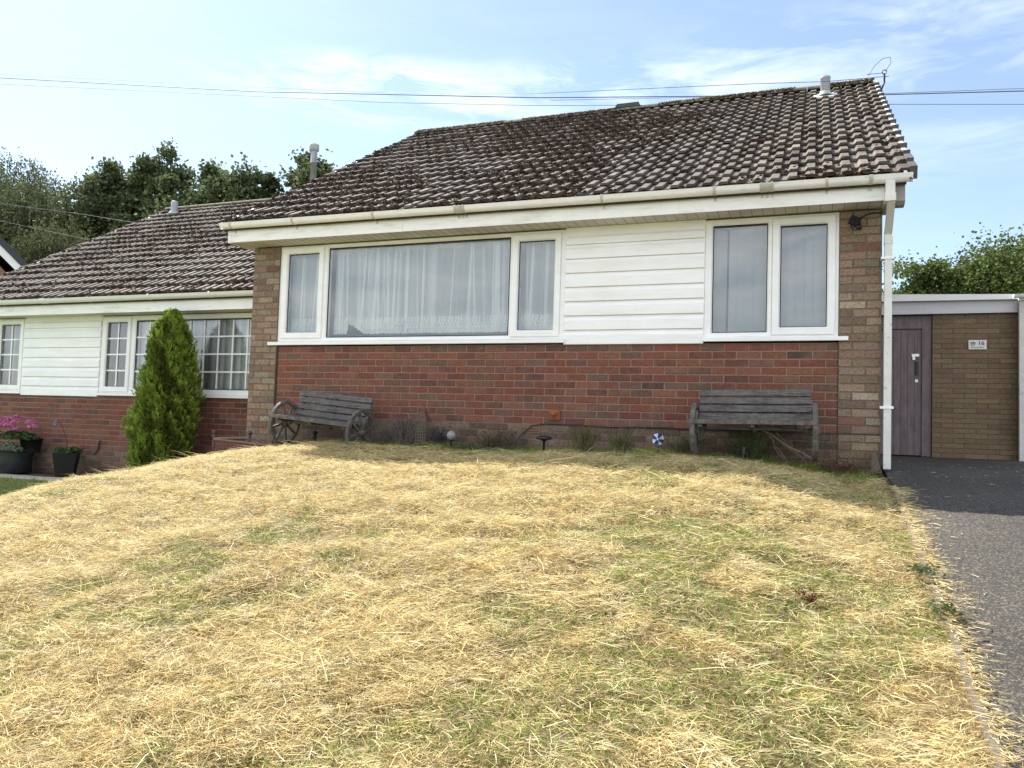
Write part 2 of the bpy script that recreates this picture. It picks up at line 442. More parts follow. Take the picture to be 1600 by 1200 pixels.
def bricks(name, parent, x0, x1, ztop, rows, y, pal, mats, seed=1, phase=0., first=None, proud=.005, joint=.010, H=.075, Lb=.225, jt=.12, gap=.25, holes=()):
    r = random.Random(seed); mb = MB()
    zb = ztop - rows * H
    mb.box((x0, y, zb), (x1, y + .10, ztop), 0)
    for k in range(rows):
        za = ztop - k * H - joint * .5; zz = za - H + joint
        if first is not None and k == 0: pass
        off = (phase + .5 * (k % 2)) * Lb
        x = x0 - Lb + (off % Lb)
        while x < x1:
            a = max(x + joint / 2, x0 + .001); b = min(x + Lb - joint / 2, x1 - .001)
            if b - a > .02:
                skip = any(hx0 < (a + b) / 2 < hx1 and hz0 < (za + zz) / 2 < hz1 for hx0, hx1, hz0, hz1 in holes)
                if not skip:
                    c = jit(pick(pal, r), jt, r); p = proud + r.uniform(-.002, .003)
                    j = [r.uniform(-.0015, .0015) for _ in range(8)]; e = .0035
                    yf = y - p
                    vs = [(a, y + .002, zz), (b, y + .002, zz), (b, y + .002, za), (a, y + .002, za),
                          (a + e + j[0], yf, zz + e + j[1]), (b - e + j[2], yf, zz + e + j[3]), (b - e + j[4], yf, za - e + j[5]), (a + e + j[6], yf, za - e + j[7])]
                    mb.add(vs, [(4, 5, 6, 7), (0, 1, 5, 4), (1, 2, 6, 5), (2, 3, 7, 6), (3, 0, 4, 7)], 1, c)
            x += Lb
    return mb.build(name, mats, parent)


SL = .597          # roof slope (rise per metre)


def roof(name, parent, x0, x1, ye, ze, n, dyc, per, seed, zx=0., xref=0.):
    """interlocking tiles: every period of every course its own piece; zx tilts the eave line along x"""
    r = np.random.default_rng(seed)
    th = math.atan(SL); cs, sn = math.cos(th), math.sin(th)
    npd = int(round((x1 - x0) / per)); per = (x1 - x0) / npd
    prof = np.array([(.012, 0), (.38, 0.0), (.52, 1.0), (.955, 1.0), (.992, .15)])
    H = .027; T = .026
    Vs = []; Fs = []; Cs = []; base = 0
    gl = dyc / cs
    P = len(prof)
    for k in range(n):
        for i in range(npd):
            lift = .043 + r.normal(0, .003); sk = r.normal(0, .0022); s0 = k * gl + r.normal(0, .004); s1 = k * gl + gl + .035
            xx = x0 + i * per + prof[:, 0] * per + r.normal(0, .0012)
            h = prof[:, 1] * H
            def pt(s, nn):
                # along slope s, normal offset nn
                y = ye + s * cs - nn * sn; z = ze + s * sn + nn * cs + zx * (xx - xref)
                return np.stack([xx, y, z], 1)
            A = pt(np.full(P, s0), h + lift + sk * np.linspace(-1, 1, P)); B = pt(np.full(P, s1), h + .006)
            Cc = pt(np.full(P, s0 + .004), h + lift - T); 
            vs = np.concatenate([A, B, Cc])
            fs = []
            for q in range(P - 1):
                fs.append((base + q, base + q + 1, base + P + q + 1, base + P + q))
                fs.append((base + 2 * P + q, base + 2 * P + q + 1, base + q + 1, base + q))
            base += 3 * P
            Vs.append(vs); Fs += fs
            g = r.choice([0, 1, 2, 3], p=[.5, .25, .17, .08])
            c = np.array([(.145, .124, .106), (.110, .093, .079), (.180, .154, .130), (.066, .051, .043)][g]) * r.uniform(.82, 1.2)
            if k == 0: c = c * 1.15
            Cs.append(np.tile(c, (3 * P, 1)))
    V = np.concatenate(Vs); C = np.concatenate(Cs); F = np.array(Fs)
    ro = npmesh(name, V, F, C, [m_tile], parent)
    return ro


def moss(name, parent, x0, x1, ye, ze, n, dyc, per, count, seed, zx=0., xref=0., cols=None):
    r = np.random.default_rng(seed); th = math.atan(SL); cs, sn = math.cos(th), math.sin(th); gl = dyc / cs
    npd = int(round((x1 - x0) / per)); per = (x1 - x0) / npd
    # low lump template: 6-sided dome
    t = np.arange(6) * math.pi / 3
    tv = np.concatenate([np.stack([np.cos(t), np.sin(t), np.zeros(6)], 1), np.stack([.65 * np.cos(t + .4), .65 * np.sin(t + .4), np.full(6, .7)], 1), [[0, 0, 1]]])
    tf = [(q, (q + 1) % 6, 6 + (q + 1) % 6) for q in range(6)] + [(q, 6 + (q + 1) % 6, 6 + q) for q in range(6)] + [(6 + q, 6 + (q + 1) % 6, 12) for q in range(6)]
    tf = np.array(tf)
    k = r.integers(0, n, count); i = r.integers(0, npd, count)
    dens = fbm(i * per * 1.0, k * gl * 1.0, 1.0, seed) * .5 + fbm(i * per * 1.0, k * gl * 1.0, 3.5, seed + 3) * .5
    keep = r.random(count) < sm((dens - .35 - .17 * sm((i * per - 3.4) / 2.6)) / .3); k = k[keep]; i = i[keep]; m_ = len(k)
    pan = r.random(m_) < .52
    u = np.where(pan, r.uniform(.03, .5, m_), r.uniform(.45, 1, m_))
    x = x0 + (i + u) * per
    at = r.random(m_)
    s = k * gl + np.where(at < .6, r.normal(-.012, .016, m_), r.uniform(0, gl, m_)); s = np.maximum(s, .004)
    nn = np.where(s < k * gl, .012, .040 - .02 * ((s - k * gl) / gl)) + np.where(pan, 0, .024)
    rad = r.uniform(.007, .024, m_) * np.where(at < .6, 1, .6); hg = rad * r.uniform(.5, 1.1, m_)
    y = ye + s * cs - nn * sn; z = ze + s * sn + nn * cs + zx * (x - xref)
    V = np.zeros((m_, 13, 3)); jt = r.uniform(.7, 1.3, (m_, 13, 1))
    lx = tv[None, :, 0] * rad[:, None] * jt[:, :, 0] * 1.2; ls = tv[None, :, 1] * rad[:, None] * jt[:, :, 0]; lz = tv[None, :, 2] * hg[:, None]
    V[:, :, 0] = x[:, None] + lx; V[:, :, 1] = y[:, None] + ls * cs - lz * sn; V[:, :, 2] = z[:, None] + ls * sn + lz * cs
    F = (tf[None] + (np.arange(m_) * 13)[:, None, None]).reshape(-1, 3)
    pal = np.array(cols or [(.042, .024, .018), (.048, .029, .022), (.026, .018, .015), (.07, .048, .034), (.045, .04, .022)])
    c = pal[r.choice(len(pal), m_, p=[.35, .25, .2, .12, .08])]
    return npmesh(name, V.reshape(-1, 3), F, np.repeat(c, 13, 0), [m_moss], parent, smooth=True)


def gutter(name, parent, x0, x1, yc, zt, R=.056, zx=0., mat=None):
    mb = MB(); pts = []
    for k in range(9):
        t = math.pi * k / 8; pts.append((yc - R * math.cos(t), zt - R * 1.05 * math.sin(t)))
    inner = [(y * 1 + (yc - y) * .07, z + .004) for y, z in pts]
    prof = [(pts[0][0] - .004, pts[0][1] + .004)] + pts + [(pts[-1][0], pts[-1][1] + .004)] + inner[::-1]
    mb.prism(prof, x0, x1, sm=True, zx=zx)
    # end stops
    for xa in (x0 - .008, x1):
        mb.prism([(yc - (R + .006) * math.cos(math.pi * k / 8), zt + .003 - (R + .006) * 1.05 * math.sin(math.pi * k / 8)) for k in range(9)], xa, xa + .008, zx=zx)
    return mb.build(name, mat or m_gutter, parent)


def bracket(parent, x, yc, zt, R=.060, w=.022, zx=0., ny=0, double=False, mat=None):
    mb = MB()
    for dx_ in ((-.045, 0, .045) if double else (0,)):
        pts = [(yc - (R + .006) * math.cos(math.pi * k / 10), zt + .006 - (R + .006) * 1.05 * math.sin(math.pi * k / 10)) for k in range(11)]
        inn = [(y + (yc - y) * .12, z + .004) for y, z in pts]
        mb.prism(pts + inn[::-1], x + dx_ - w / 2, x + dx_ + w / 2, zx=zx)
        mb.box((x + dx_ - w / 2, yc + R * .9, zt - .10 + zx * x), (x + dx_ + w / 2, yc + R + .018, zt - .02 + zx * x))
    if double: mb.prism([(yc - (R + .001) * math.cos(math.pi * k / 10), zt + .001 - (R + .001) * 1.05 * math.sin(math.pi * k / 10)) for k in range(11)], x - .06, x + .06, zx=zx)
    return mb.build('gutter_bracket', mat or MAT('bracket_dirty_white', (.55, .53, .48), .5, .25, 30), parent)


def frame_rect(mb, x0, x1, z0, z1, w, y0, y1, mi=0, bev=.012, wb=None, wr=None):
    """rectangular ring of uPVC with a chamfer towards the glass; outer rect given, w = face width"""
    wb = wb or w; wr = wr or w
    o = [(x0, z0), (x1, z0), (x1, z1), (x0, z1)]; i = [(x0 + w, z0 + wb), (x1 - wr, z0 + wb), (x1 - wr, z1 - w), (x0 + w, z1 - w)]
    i2 = [(x0 + w + bev, z0 + wb + bev), (x1 - wr - bev, z0 + wb + bev), (x1 - wr - bev, z1 - w - bev), (x0 + w + bev, z1 - w - bev)]
    e = .004
    o2 = [(x0 + e, z0 + e), (x1 - e, z0 + e), (x1 - e, z1 - e), (x0 + e, z1 - e)]
    vs = [(a, y1, b) for a, b in o] + [(a, y0 + e, b) for a, b in o] + [(a, y0, b) for a, b in o2] + [(a, y0, b) for a, b in i] + [(a, y0 + bev * 1.3, b) for a, b in i2] + [(a, y1, b) for a, b in i2]
    fs = []
    for L0 in range(0, 20, 4):
        for q in range(4):
            fs.append((L0 + q, L0 + (q + 1) % 4, L0 + 4 + (q + 1) % 4, L0 + 4 + q))
    mb.add(vs, fs, mi)
    return i2


def pane(parent, x0, x1, z0, z1, y, name='window_glass', mat=None):
    mb = MB(); mb.add([(x0, y, z0), (x1, y, z0), (x1, y, z1), (x0, y, z1)], [(0, 1, 2, 3)])
    return mb.build(name, mat or m_glass, parent)


def gasket(mb, r, y, w=.006):
    (x0, z0), (x1, _), (_, z1), _ = r[0], r[1], r[2], r[3]
    mb.box((x0, y - .002, z0), (x0 + w, y + .004, z1), 1); mb.box((x1 - w, y - .002, z0), (x1, y + .004, z1), 1)
    mb.box((x0 + w, y - .0022, z1 - w * 1.6), (x1 - w, y + .004, z1), 1); mb.box((x0 + w, y - .0022, z0), (x1 - w, y + .004, z0 + w), 1)


def cladding(parent, x0, x1, joints, ztop, y, mat=None):
    mb = MB()
    # joints : descending z; plain head above joints[0]
    mb.box((x0, y - .006, joints[0] + .003), (x1, y + .02, ztop))
    for k in range(len(joints) - 1):
        a, b = joints[k], joints[k + 1]; h = a - b
        prof = [(y + .02, b + .006), (y - .020, b + .006), (y - .022, b + .010), (y - .021, b + h * .70), (y - .012, b + h * .80), (y - .006, b + h * .88), (y - .004, a + .004), (y + .02, a + .004)]
        mb.prism(prof, x0, x1)
    return mb.build('cladding', mat or m_clad, parent)


# ================================================================== MAIN BUNGALOW
H1 = empty('bungalow', (3, 4, -1.0), 'near brick bungalow with white cladding, mossy brown tiled roof and net curtained picture window', 'house')
ZX = -.0052  # left end of the eave sits higher
XR = 6.64
# structure walls (hidden faces plain brown brick colour)
core = MB()
cb = (.20, .13, .09)
core.box((-.50, .10, -1.5), (6.42, .26, .06), 0, cb)          # below windows
core.box((-.50, .10, .06), (-.12, .26, 1.30), 0, cb); core.box((6.07, .10, .06), (6.42, .26, 1.30), 0, cb)
core.box((3.44, .06, .06), (4.89, .26, 1.30), 0, cb)
core.box((6.17, .26, -1.5), (6.42, 8.2, 1.42), 0, cb); core.box((-.50, .26, -1.5), (-.25, 8.2, 1.42), 0, cb)
core.box((-.25, 8.0, -1.5), (6.17, 8.2, 1.42), 0, cb)
# gables
for gx0, gx1 in ((6.17, 6.42), (-.50, -.25)):
    vs = []
    for xx in (gx0, gx1): vs += [(xx, -.0, 1.42), (xx, 8.3, 1.42), (xx, 4.15, 3.95)]
    core.add(vs, [(0, 1, 2), (5, 4, 3), (0, 3, 4, 1), (1, 4, 5, 2), (2, 5, 3, 0)], 0, cb)
core.build('wall', [m_brick], H1)
rm = MB()
for a, b in (((-.25, .27, -1.0), (6.17, 8.0, -.95)), ((-.25, 3.6, -.95), (6.17, 3.7, 1.28)), ((-.25, .27, 1.28), (6.17, 8.0, 1.36)), ((4.1, .27, -.95), (4.2, 3.6, 1.28)), ((-.25, .262, -.95), (6.16, .268, .10))): rm.box(a, b)
rm.build('room', m_room, H1)
bricks('brick_panel', H1, -.10, 6.065, .075, 11, 0.0, RED, [m_mortar_red, m_brick], seed=4, phase=.5 + (.10 / .225) - .0, jt=.13, holes=((.33, .49, -.86, -.79),))
pl_holes = ((.33, .49, -.86, -.76), (3.02, 3.24, -.86, -.76))
bricks('plinth', H1, -.10, 6.065, -.75, 6, -.006, BROWN, [m_mortar_tan, m_brickrough], seed=9, phase=.2, proud=.003, holes=pl_holes)
bricks('brick_pillar', H1, 6.068, 6.42, 1.275, 33, -.014, TAN, [m_mortar_dark, m_brickrough], seed=21, phase=.5, jt=.2)
bricks('brick_pillar', H1, -.50, -.118, 1.275, 34, -.022, TAN, [m_mortar_dark, m_brickrough], seed=22, phase=.33, jt=.2)
dp = MB(); dp.box((4.3, -.012, -.757), (6.42, -.002, -.747)); dp.box((6.068, -.020, -.756), (6.422, -.013, -.748)); dp.build('damp_course', m_black, H1)
# air bricks
for ax0, ax1, az in ((3.03, 3.235, -.845), (.335, .49, -.85)):
    ab = MB(); ab.box((ax0, -.014, az), (ax1, .0, az + .065), 0)
    nh = int((ax1 - ax0) / .026)
    for q in range(nh):
        for w in range(2):
            cx_ = ax0 + .014 + q * .026; cz_ = az + .012 + w * .026
            ab.box((cx_, -.0155, cz_), (cx_ + .013, -.0142, cz_ + .014), 1)
    ab.build('air_brick', [MAT('air_brick_clay', (.22, .12, .075), .9, .2, 30), m_black], H1)
# terracotta flue terminal
vb = MB(); vb.box((3.332, -.03, -.70), (3.445, .0, -.60)); vb.box((3.35, -.042, -.685), (3.428, -.03, -.615)); vb.lathe([(.0, 0), (.03, .0), (.028, .03), (.0, .034)], 12, (3.39, -.07, -.66)); vb.build('wall_vent', m_terr, H1)

# window sills
for a, b in ((-.23, 3.475), (4.862, 6.148)):
    s_ = MB(); s_.prism([(.06, .098), (-.045, .090), (-.048, .094), (-.048, .124), (-.044, .128), (.06, .136)], a, b); s_.build('window_sill', m_pvc, H1)

# ---- big window : outer -.128..3.453, z .13..1.275
W1 = MB()
YF = -.006
zt = 1.274
frame_rect(W1, -.128, .512, .134, zt, .055, YF, .07)
i2 = frame_rect(W1, -.078, .497, .172, 1.252, .058, YF - .018, .05); gasket(W1, i2, .012)
W1.build('window_frame', [m_pvc, m_rubber], H1)
g1 = i2
W2 = MB(); j2 = frame_rect(W2, .512, 2.878, .134, zt, .030, YF, .07, wb=.032, wr=.030); gasket(W2, j2, .012, .010)
f2 = W2.build('window_frame', [m_pvc, m_rubber], H1)
W3 = MB(); frame_rect(W3, 2.878, 3.455, .134, zt, .045, YF, .07)
k2 = frame_rect(W3, 2.868, 3.408, .160, 1.245, .058, YF - .018, .05); gasket(W3, k2, .012)
f3 = W3.build('window_frame', [m_pvc, m_rubber], H1)
for r_ in (i2, j2, k2): pane(H1, r_[0][0], r_[1][0], r_[0][1], r_[2][1], .016)
# ---- right window 4.885..6.06
W4 = MB(); frame_rect(W4, 4.868, 6.066, .120, zt, .030, YF, .07)
l2 = frame_rect(W4, 4.898, 5.486, .134, 1.258, .030, YF - .004, .06, wb=.032); gasket(W4, l2, .012, .008)
m2 = frame_rect(W4, 5.488, 6.036, .150, 1.248, .058, YF - .020, .05); gasket(W4, m2, .012, .008)
W4.build('window_frame', [m_pvc, m_rubber], H1)
for r_ in (l2, m2): pane(H1, r_[0][0], r_[1][0], r_[0][1], r_[2][1], .016)
cladding(H1, 3.462, 4.866, [1.205, 1.100, .953, .806, .660, .512, .364, .216, .068], 1.285, -.004)
# white trim posts beside cladding
for q_ in ((3.455, 3.468), (4.856, 4.868)): tp = MB(); tp.box((q_[0], -.012, .13), (q_[1], .05, 1.285)); tp.build('corner_trim', m_pvc, H1)

# soffit, fascia
so_ = MB(); so_.prism([(.0, 1.2885), (-.285, 1.2885), (-.285, 1.303), (.26, 1.303), (.26, 1.2885)], -.66, 6.50, zx=0)
k = 0; x = -.70
so_.build('soffit', m_soffit, H1)
sg = MB()
x = -.60
while x < 6.45: sg.box((x, -.28, 1.2870), (x + .004, -.004, 1.2890)); x += .10
sg.box((.0, -.008, 1.286), (6.07, -.0015, 1.2888)); sg.build('soffit_groove', MAT('groove', (.16, .14, .11), .8, .2), H1)
fz = lambda x_: ZX * (x_ - XR)
fa = MB(); fa.prism([(-.285, 1.293), (-.303, 1.291), (-.303, 1.455), (-.285, 1.455)], -.662, 6.50, zx=ZX * .5)
fa.box((1.655, -.3065, 1.289 + .5 * ZX * 1.6), (1.69, -.3035, 1.45)); fa.box((-.668, -.308, 1.288), (-.618, -.2855, 1.44)); fa.box((-.662, -.285, 1.288), (-.645, .9, 1.42))
fa.build('fascia', m_fascia, H1)
gz = 1.462 - ZX * XR
gutter('gutter', H1, -.70, 6.615, -.365, gz, zx=ZX)
for bx in (-.56, .316, 1.373, 3.928, 4.99, 5.95): bracket(H1, bx, -.365, gz, zx=ZX)
for bx in (2.41, 5.45): bracket(H1, bx, -.365, gz, zx=ZX, double=True)
bracket(H1, 6.30, -.365, gz, zx=ZX, w=.03); pass
# downpipe : outlet, box bend, pipe
dpm = MB(); zg = 1.462
dpm.box((6.415, -.418, 1.29), (6.487, -.318, 1.41)); dpm.box((6.408, -.425, 1.235), (6.494, -.31, 1.30))
th = [(-.415, 1.24), (-.325, 1.24), (-.045, 1.05), (-.045, .98), (-.115, .98), (-.115, 1.02)]
dpm.prism(th, 6.432, 6.492)
dpm.box((6.430, -.120, .94), (6.498, -.040, 1.0)); dpm.box((6.434, -.115, -1.045), (6.494, -.045, .95))
dpm.build('downpipe', MAT('downpipe_white', (.70, .69, .67), .4, .08, 9, col2=(.2, .18, .16), c2scale=16, c2amt=.7, c2lo=.6, c2hi=.72), H1)
for z in (.80, -.52):
    b = MB(); b.box((6.405, -.122, z), (6.512, -.038, z + .022)); b.box((6.415, -.06, z + .002), (6.425, .02, z + .02)); b.build('pipe_clip', m_gutter, H1)
be = MB(); be.prism([(-.30, 1.262), (-.30, 1.40), (.9, 2.05), (.9, 1.92), (-.16, 1.235), (-.26, 1.235)], 6.502, 6.575); be.build('eave_box', MAT('grey_soffit_box', (.34, .31, .28), .7, .1, 8), H1)
# roof
YE, ZE, NC, DY = -.385, 1.448, 17, .2668
rp = roof('roof', H1, -.69, 6.60, YE, ZE, NC, DY, .1478, 5, ZX, XR)
moss('roof_moss', H1, -.69, 6.60, YE, ZE, NC, DY, .1478, 95000, 8, ZX, XR)
yr = 4.17; zr = ZE + SL * (yr - YE)
sl_ = MB()
for sgn in (1,):
    prof = [(YE + .03, ZE - .02), (yr, zr - .015), (8.7, zr - .015 - SL * (8.7 - yr)), (8.7, zr - .06 - SL * (8.7 - yr)), (yr, zr - .10), (YE + .05, ZE - .06)]
    sl_.prism(prof, -.675, 6.58, zx=0)
    sl_.v = [(a, b, c + ZX * (a - XR)) for a, b, c in sl_.v]
sl_.build('roof_deck', m_under, H1)
bk = MB(); bk.prism([(yr, zr + .02), (8.72, zr + .02 - SL * (8.72 - yr)), (8.72, zr - .01 - SL * (8.72 - yr)), (yr, zr - .012)], -.69, 6.60)
bk.v = [(a, b, c + ZX * (a - XR)) for a, b, c in bk.v]
bk.build('rear_roof', MAT('rear_tiles', (.12, .10, .085), .9, .3, 20, bump=.6), H1)
# ridge tiles
rd = MB(); x = -.64; r_ = random.Random(5)
while x < 6.5:
    L_ = min(.455, 6.60 - x); R_ = .105 + r_.uniform(-.004, .004); ring = []
    for k in range(9):
        t = math.pi * (k - .0) / 8
        ring.append((yr + R_ * math.cos(t) * 1.1, zr + .005 + R_ * .72 * math.sin(t) + r_.uniform(-.002, .002)))
    rd.prism(ring, x, x + L_ - .008, sm=False, zx=0)
    x += L_
rd.v = [(a, b, c + ZX * (a - XR)) for a, b, c in rd.v]
rd.build('ridge', m_ridge, H1)
# moss along ridge
q = 2600; rr = np.random.default_rng(31)
t6 = np.arange(6) * math.pi / 3
tv = np.concatenate([np.stack([np.cos(t6), np.sin(t6), np.zeros(6)], 1), [[0, 0, 1]]]); tf = np.array([(k, (k + 1) % 6, 6) for k in range(6)])
xx = rr.uniform(-.6, 6.6, q); keep = fbm(xx, xx * 0, 1.5, 4) > .35; xx = xx[keep]; q = len(xx)
ang = rr.normal(2.3, .5, q); rad = rr.uniform(.008, .026, q)
V = np.zeros((q, 7, 3)); V[:, :, 0] = xx[:, None] + tv[None, :, 0] * rad[:, None]
V[:, :, 1] = (yr + .11 * np.cos(ang))[:, None] + tv[None, :, 1] * rad[:, None]
V[:, :, 2] = (zr + .004 + .075 * np.sin(ang) + ZX * (xx - XR))[:, None] + tv[None, :, 2] * rad[:, None] * 1.0
pal = np.array([(.06, .045, .02), (.12, .055, .025), (.04, .035, .02)])
npmesh('ridge_moss', V.reshape(-1, 3), (tf[None] + (np.arange(q) * 7)[:, None, None]).reshape(-1, 3), np.repeat(pal[rr.integers(0, 3, q)], 7, 0), [m_moss], H1, smooth=True)
# verge: white board with grey tile cloaks at every course
vg = MB(); th = math.atan(SL); cs, sn = math.cos(th), math.sin(th)
vg.add([(6.600, YE + .02, ZE + .0), (6.642, YE + .02, ZE + .0), (6.642, YE + .02, ZE + .058), (6.600, YE + .02, ZE + .058),
        (6.600, yr, zr - .12), (6.642, yr, zr - .12), (6.642, yr, zr + .058), (6.600, yr, zr + .058)],
       [(0, 1, 2, 3), (7, 6, 5, 4), (0, 4, 5, 1), (1, 5, 6, 2), (2, 6, 7, 3), (3, 7, 4, 0)])
vg.build('verge_board', m_clad, H1)
m_vg = MAT('verge_grey', attr=True, rough=.8, var=.2, vscale=30)
for k in range(NC):
    vn = MB()
    y0 = YE + k * DY; z0 = ZE + k * DY * SL
    ln = .24 if k < 2 else .10
    vs = []
    for xx_ in (6.596, 6.655):
        for s_, n_ in ((-.005, .030), (ln, .028), (ln, .064), (-.005, .082)):
            vs.append((xx_, y0 + s_ * cs - n_ * sn, z0 + s_ * sn + n_ * cs))
    if k == 0:
        vs = [(a, b - (.0), c - (.06 if i % 4 == 0 else 0)) for i, (a, b, c) in enumerate(vs)]
    vn.add(vs, [(0, 1, 2, 3), (7, 6, 5, 4), (0, 4, 5, 1), (1, 5, 6, 2), (2, 6, 7, 3), (3, 7, 4, 0)], 0, jit((.10, .095, .09), .2, r_))
    vn.build('verge_tile', [m_vg], H1)

lv = MB(); vv = [(-.700, YE - .02, ZE - .06), (-.670, YE - .02, ZE - .06), (-.670, YE - .02, ZE + .02), (-.700, YE - .02, ZE + .02), (-.700, yr, zr - .10), (-.670, yr, zr - .10), (-.670, yr, zr + .02), (-.700, yr, zr + .02)]
lv.add([(a, b, c + ZX * (a - XR)) for a, b, c in vv], [(0, 1, 2, 3), (7, 6, 5, 4), (0, 4, 5, 1), (1, 5, 6, 2), (2, 6, 7, 3), (3, 7, 4, 0)])
lv.build('verge_board', m_fascia, H1)
# flue on the right, lead slate, ridge vent
fl = MB(); fx, fy = 5.965, 3.52; fz0 = ZE + SL * (fy - YE) + .02
fl.lathe([(.062, -.05), (.062, .26), (.066, .265), (.066, .285), (.058, .288), (.052, .27), (.0, .27)], 20, (fx, fy, fz0)); fl.build('flue', m_metal, H1)
le = MB(); 
for a_, b_, hh in ((-.15, .15, 0),):
    vs = [(fx + a_, fy - .17, fz0 - .17 * SL + .05), (fx + b_, fy - .17, fz0 - .17 * SL + .05), (fx + b_, fy + .12, fz0 + .12 * SL + .045), (fx + a_, fy + .12, fz0 + .12 * SL + .045)]
    le.add(vs + [(a, b, c - .03) for a, b, c in vs], [(0, 1, 2, 3), (4, 5, 1, 0), (5, 6, 2, 1), (7, 4, 0, 3)])
le.lathe([(.10, .02), (.068, .08)], 16, (fx, fy, fz0)); le.build('flue_flashing', m_lead, H1)
rv = MB(); rv.prism([(yr - .10, zr + .06), (yr - .06, zr + .135), (yr + .12, zr + .135), (yr + .16, zr + .04)], 2.90, 3.30); rv.v = [((a + .03 if a < 3 else a - .03) if c > zr + .1 else a, b, c + ZX * (a - XR)) for a, b, c in rv.v]
rv.build('ridge_vent', m_black, H1)

# ------------------------------------------------------------------ net curtains
def ribbon(V, F, C, pts, w, y, alpha=.9):
    b = len(V); n_ = len(pts)
    for k, (px, pz) in enumerate(pts):
        k0 = max(k - 1, 0); k1 = min(k + 1, n_ - 1)
        dx_, dz_ = pts[k1][0] - pts[k0][0], pts[k1][1] - pts[k0][1]; L_ = math.hypot(dx_, dz_) or 1
        ww = w * (1 if 0 < k < n_ - 1 else .4)
        V.append((px - dz_ / L_ * ww, y(px), pz + dx_ / L_ * ww)); V.append((px + dz_ / L_ * ww, y(px), pz - dx_ / L_ * ww))
        C.append((1, 1, 1, alpha)); C.append((1, 1, 1, alpha))
    for k in range(n_ - 1): F.append((b + 2 * k, b + 2 * k + 1, b + 2 * k + 3, b + 2 * k + 2))


def curtain(x0, x1, z0, z1, y0, label, seed, lift=None, gap_r=0.):
    r = random.Random(seed); V = []; F = []; C = []
    nx_ = int((x1 - x0) / .006); folds = [(r.uniform(x0, x1), r.uniform(.006, .020), r.uniform(-.05, .05), r.uniform(.5, 1)) for _ in range(int((x1 - x0) * 14))]
    folds += [(r.uniform(x0, x1), r.uniform(.03, .05), r.uniform(-.03, .03), .45) for _ in range(int((x1 - x0) * 2.5))]
    ph = [r.uniform(0, 6) for _ in range(4)]
    yf = lambda x_: y0 + .012 * math.sin(x_ * 31 + ph[0]) + .010 * math.sin(x_ * 57 + ph[1]) + .012 * math.sin(x_ * 13 + ph[2])
    zs = np.linspace(0, 1, 15)
    for i in range(nx_ + 1):
        x_ = x0 + (x1 - x0) * i / nx_
        hem = z0 + .012 * abs(math.sin(math.pi * x_ / .042)) * -1 + .012
        if lift and lift[0] < x_ < lift[1]:
            u_ = (x_ - lift[0]) / (lift[1] - lift[0]); hem += lift[2] * (u_ / .25 if u_ < .25 else (1 - u_) / .75)
        for t_ in zs:
            z_ = hem + (z1 - hem) * t_
            al = .52 if z_ > z0 + .20 else .66
            if z_ < z0 + .060: al = .97
            for fx_, fw, sk, st in folds:
                d_ = abs(x_ - fx_ - sk * (1 - t_) + 0) / fw
                if d_ < 1: al = al + (1.0 - al) * st * (1 - d_ * d_) ** .6
            if z1 - z_ < .03: al = .85
            V.append((x_, yf(x_) * 1.0 if t_ < .97 else y0, z_)); C.append((1, 1, 1, min(al, .95)))
    nz_ = len(zs)
    for i in range(nx_):
        for k in range(nz_ - 1):
            a_ = i * nz_ + k; F.append((a_, a_ + nz_, a_ + nz_ + 1, a_ + 1))
    # lace : repeated curled swan-neck scrolls above loops, scalloped hem
    x_ = x0 + .02
    yl = lambda q_: yf(q_) - .004
    while x_ < x1 - .05:
        dz = 0
        if lift and lift[0] - .03 < x_ < lift[1]:
            x_ += .042; continue
        s_ = 1 + r.uniform(-.08, .08)
        pts = [(x_ + .004 + .016 * math.sin(t * 3.1) * s_ + .012 * t, z0 + .125 + .055 * t) for t in np.linspace(0, 1, 7)] + [(x_ + .030, z0 + .186), (x_ + .036, z0 + .176)]
        ribbon(V, F, C, pts, .0046, yl, 1)
        pts = [(x_ + .022 + .014 * math.cos(t) * s_ + .008 * math.sin(t), z0 + .092 + .030 * math.sin(t)) for t in np.linspace(0, 6.28, 11)]
        ribbon(V, F, C, pts, .0044, yl, 1)
        pts = [(x_ + .018 + .011 * math.cos(t), z0 + .150 + .02 * math.sin(t) + .2 * .011 * math.cos(t)) for t in np.linspace(0, 6.28, 9)]
        ribbon(V, F, C, pts, .003, yl, .9)
        x_ += .042
    for zz, wd in ((z0 + .120, .0018), (z0 + .052, .0025), (z0 + .036, .0022)):
        pts = [(q_, zz + .004 * math.sin(q_ * 150)) for q_ in np.arange(x0 + .01, x1 - .01, .008)]
        if lift: pts = [p_ for p_ in pts if p_[0] > lift[1]]
        ribbon(V, F, C, pts, wd, yl, .8)
    me = npmesh('net_curtain', np.array(V), np.array(F), np.array(C), [m_sheer])
    return tag(me, label, 'net curtain', 'lace edged net curtains in the near bungalow')


curtain(-.03, .50, .235, 1.245, .13, 'narrow lace net curtain in the small left casement of the near bungalow', 3)
curtain(.56, 2.86, .228, 1.245, .135, 'wide lace net curtain with one lifted corner behind the picture window', 4, lift=(.74, .98, .12))
curtain(2.90, 3.30, .228, 1.245, .13, 'short lace net curtain drawn aside in the casement left of the white cladding', 6)
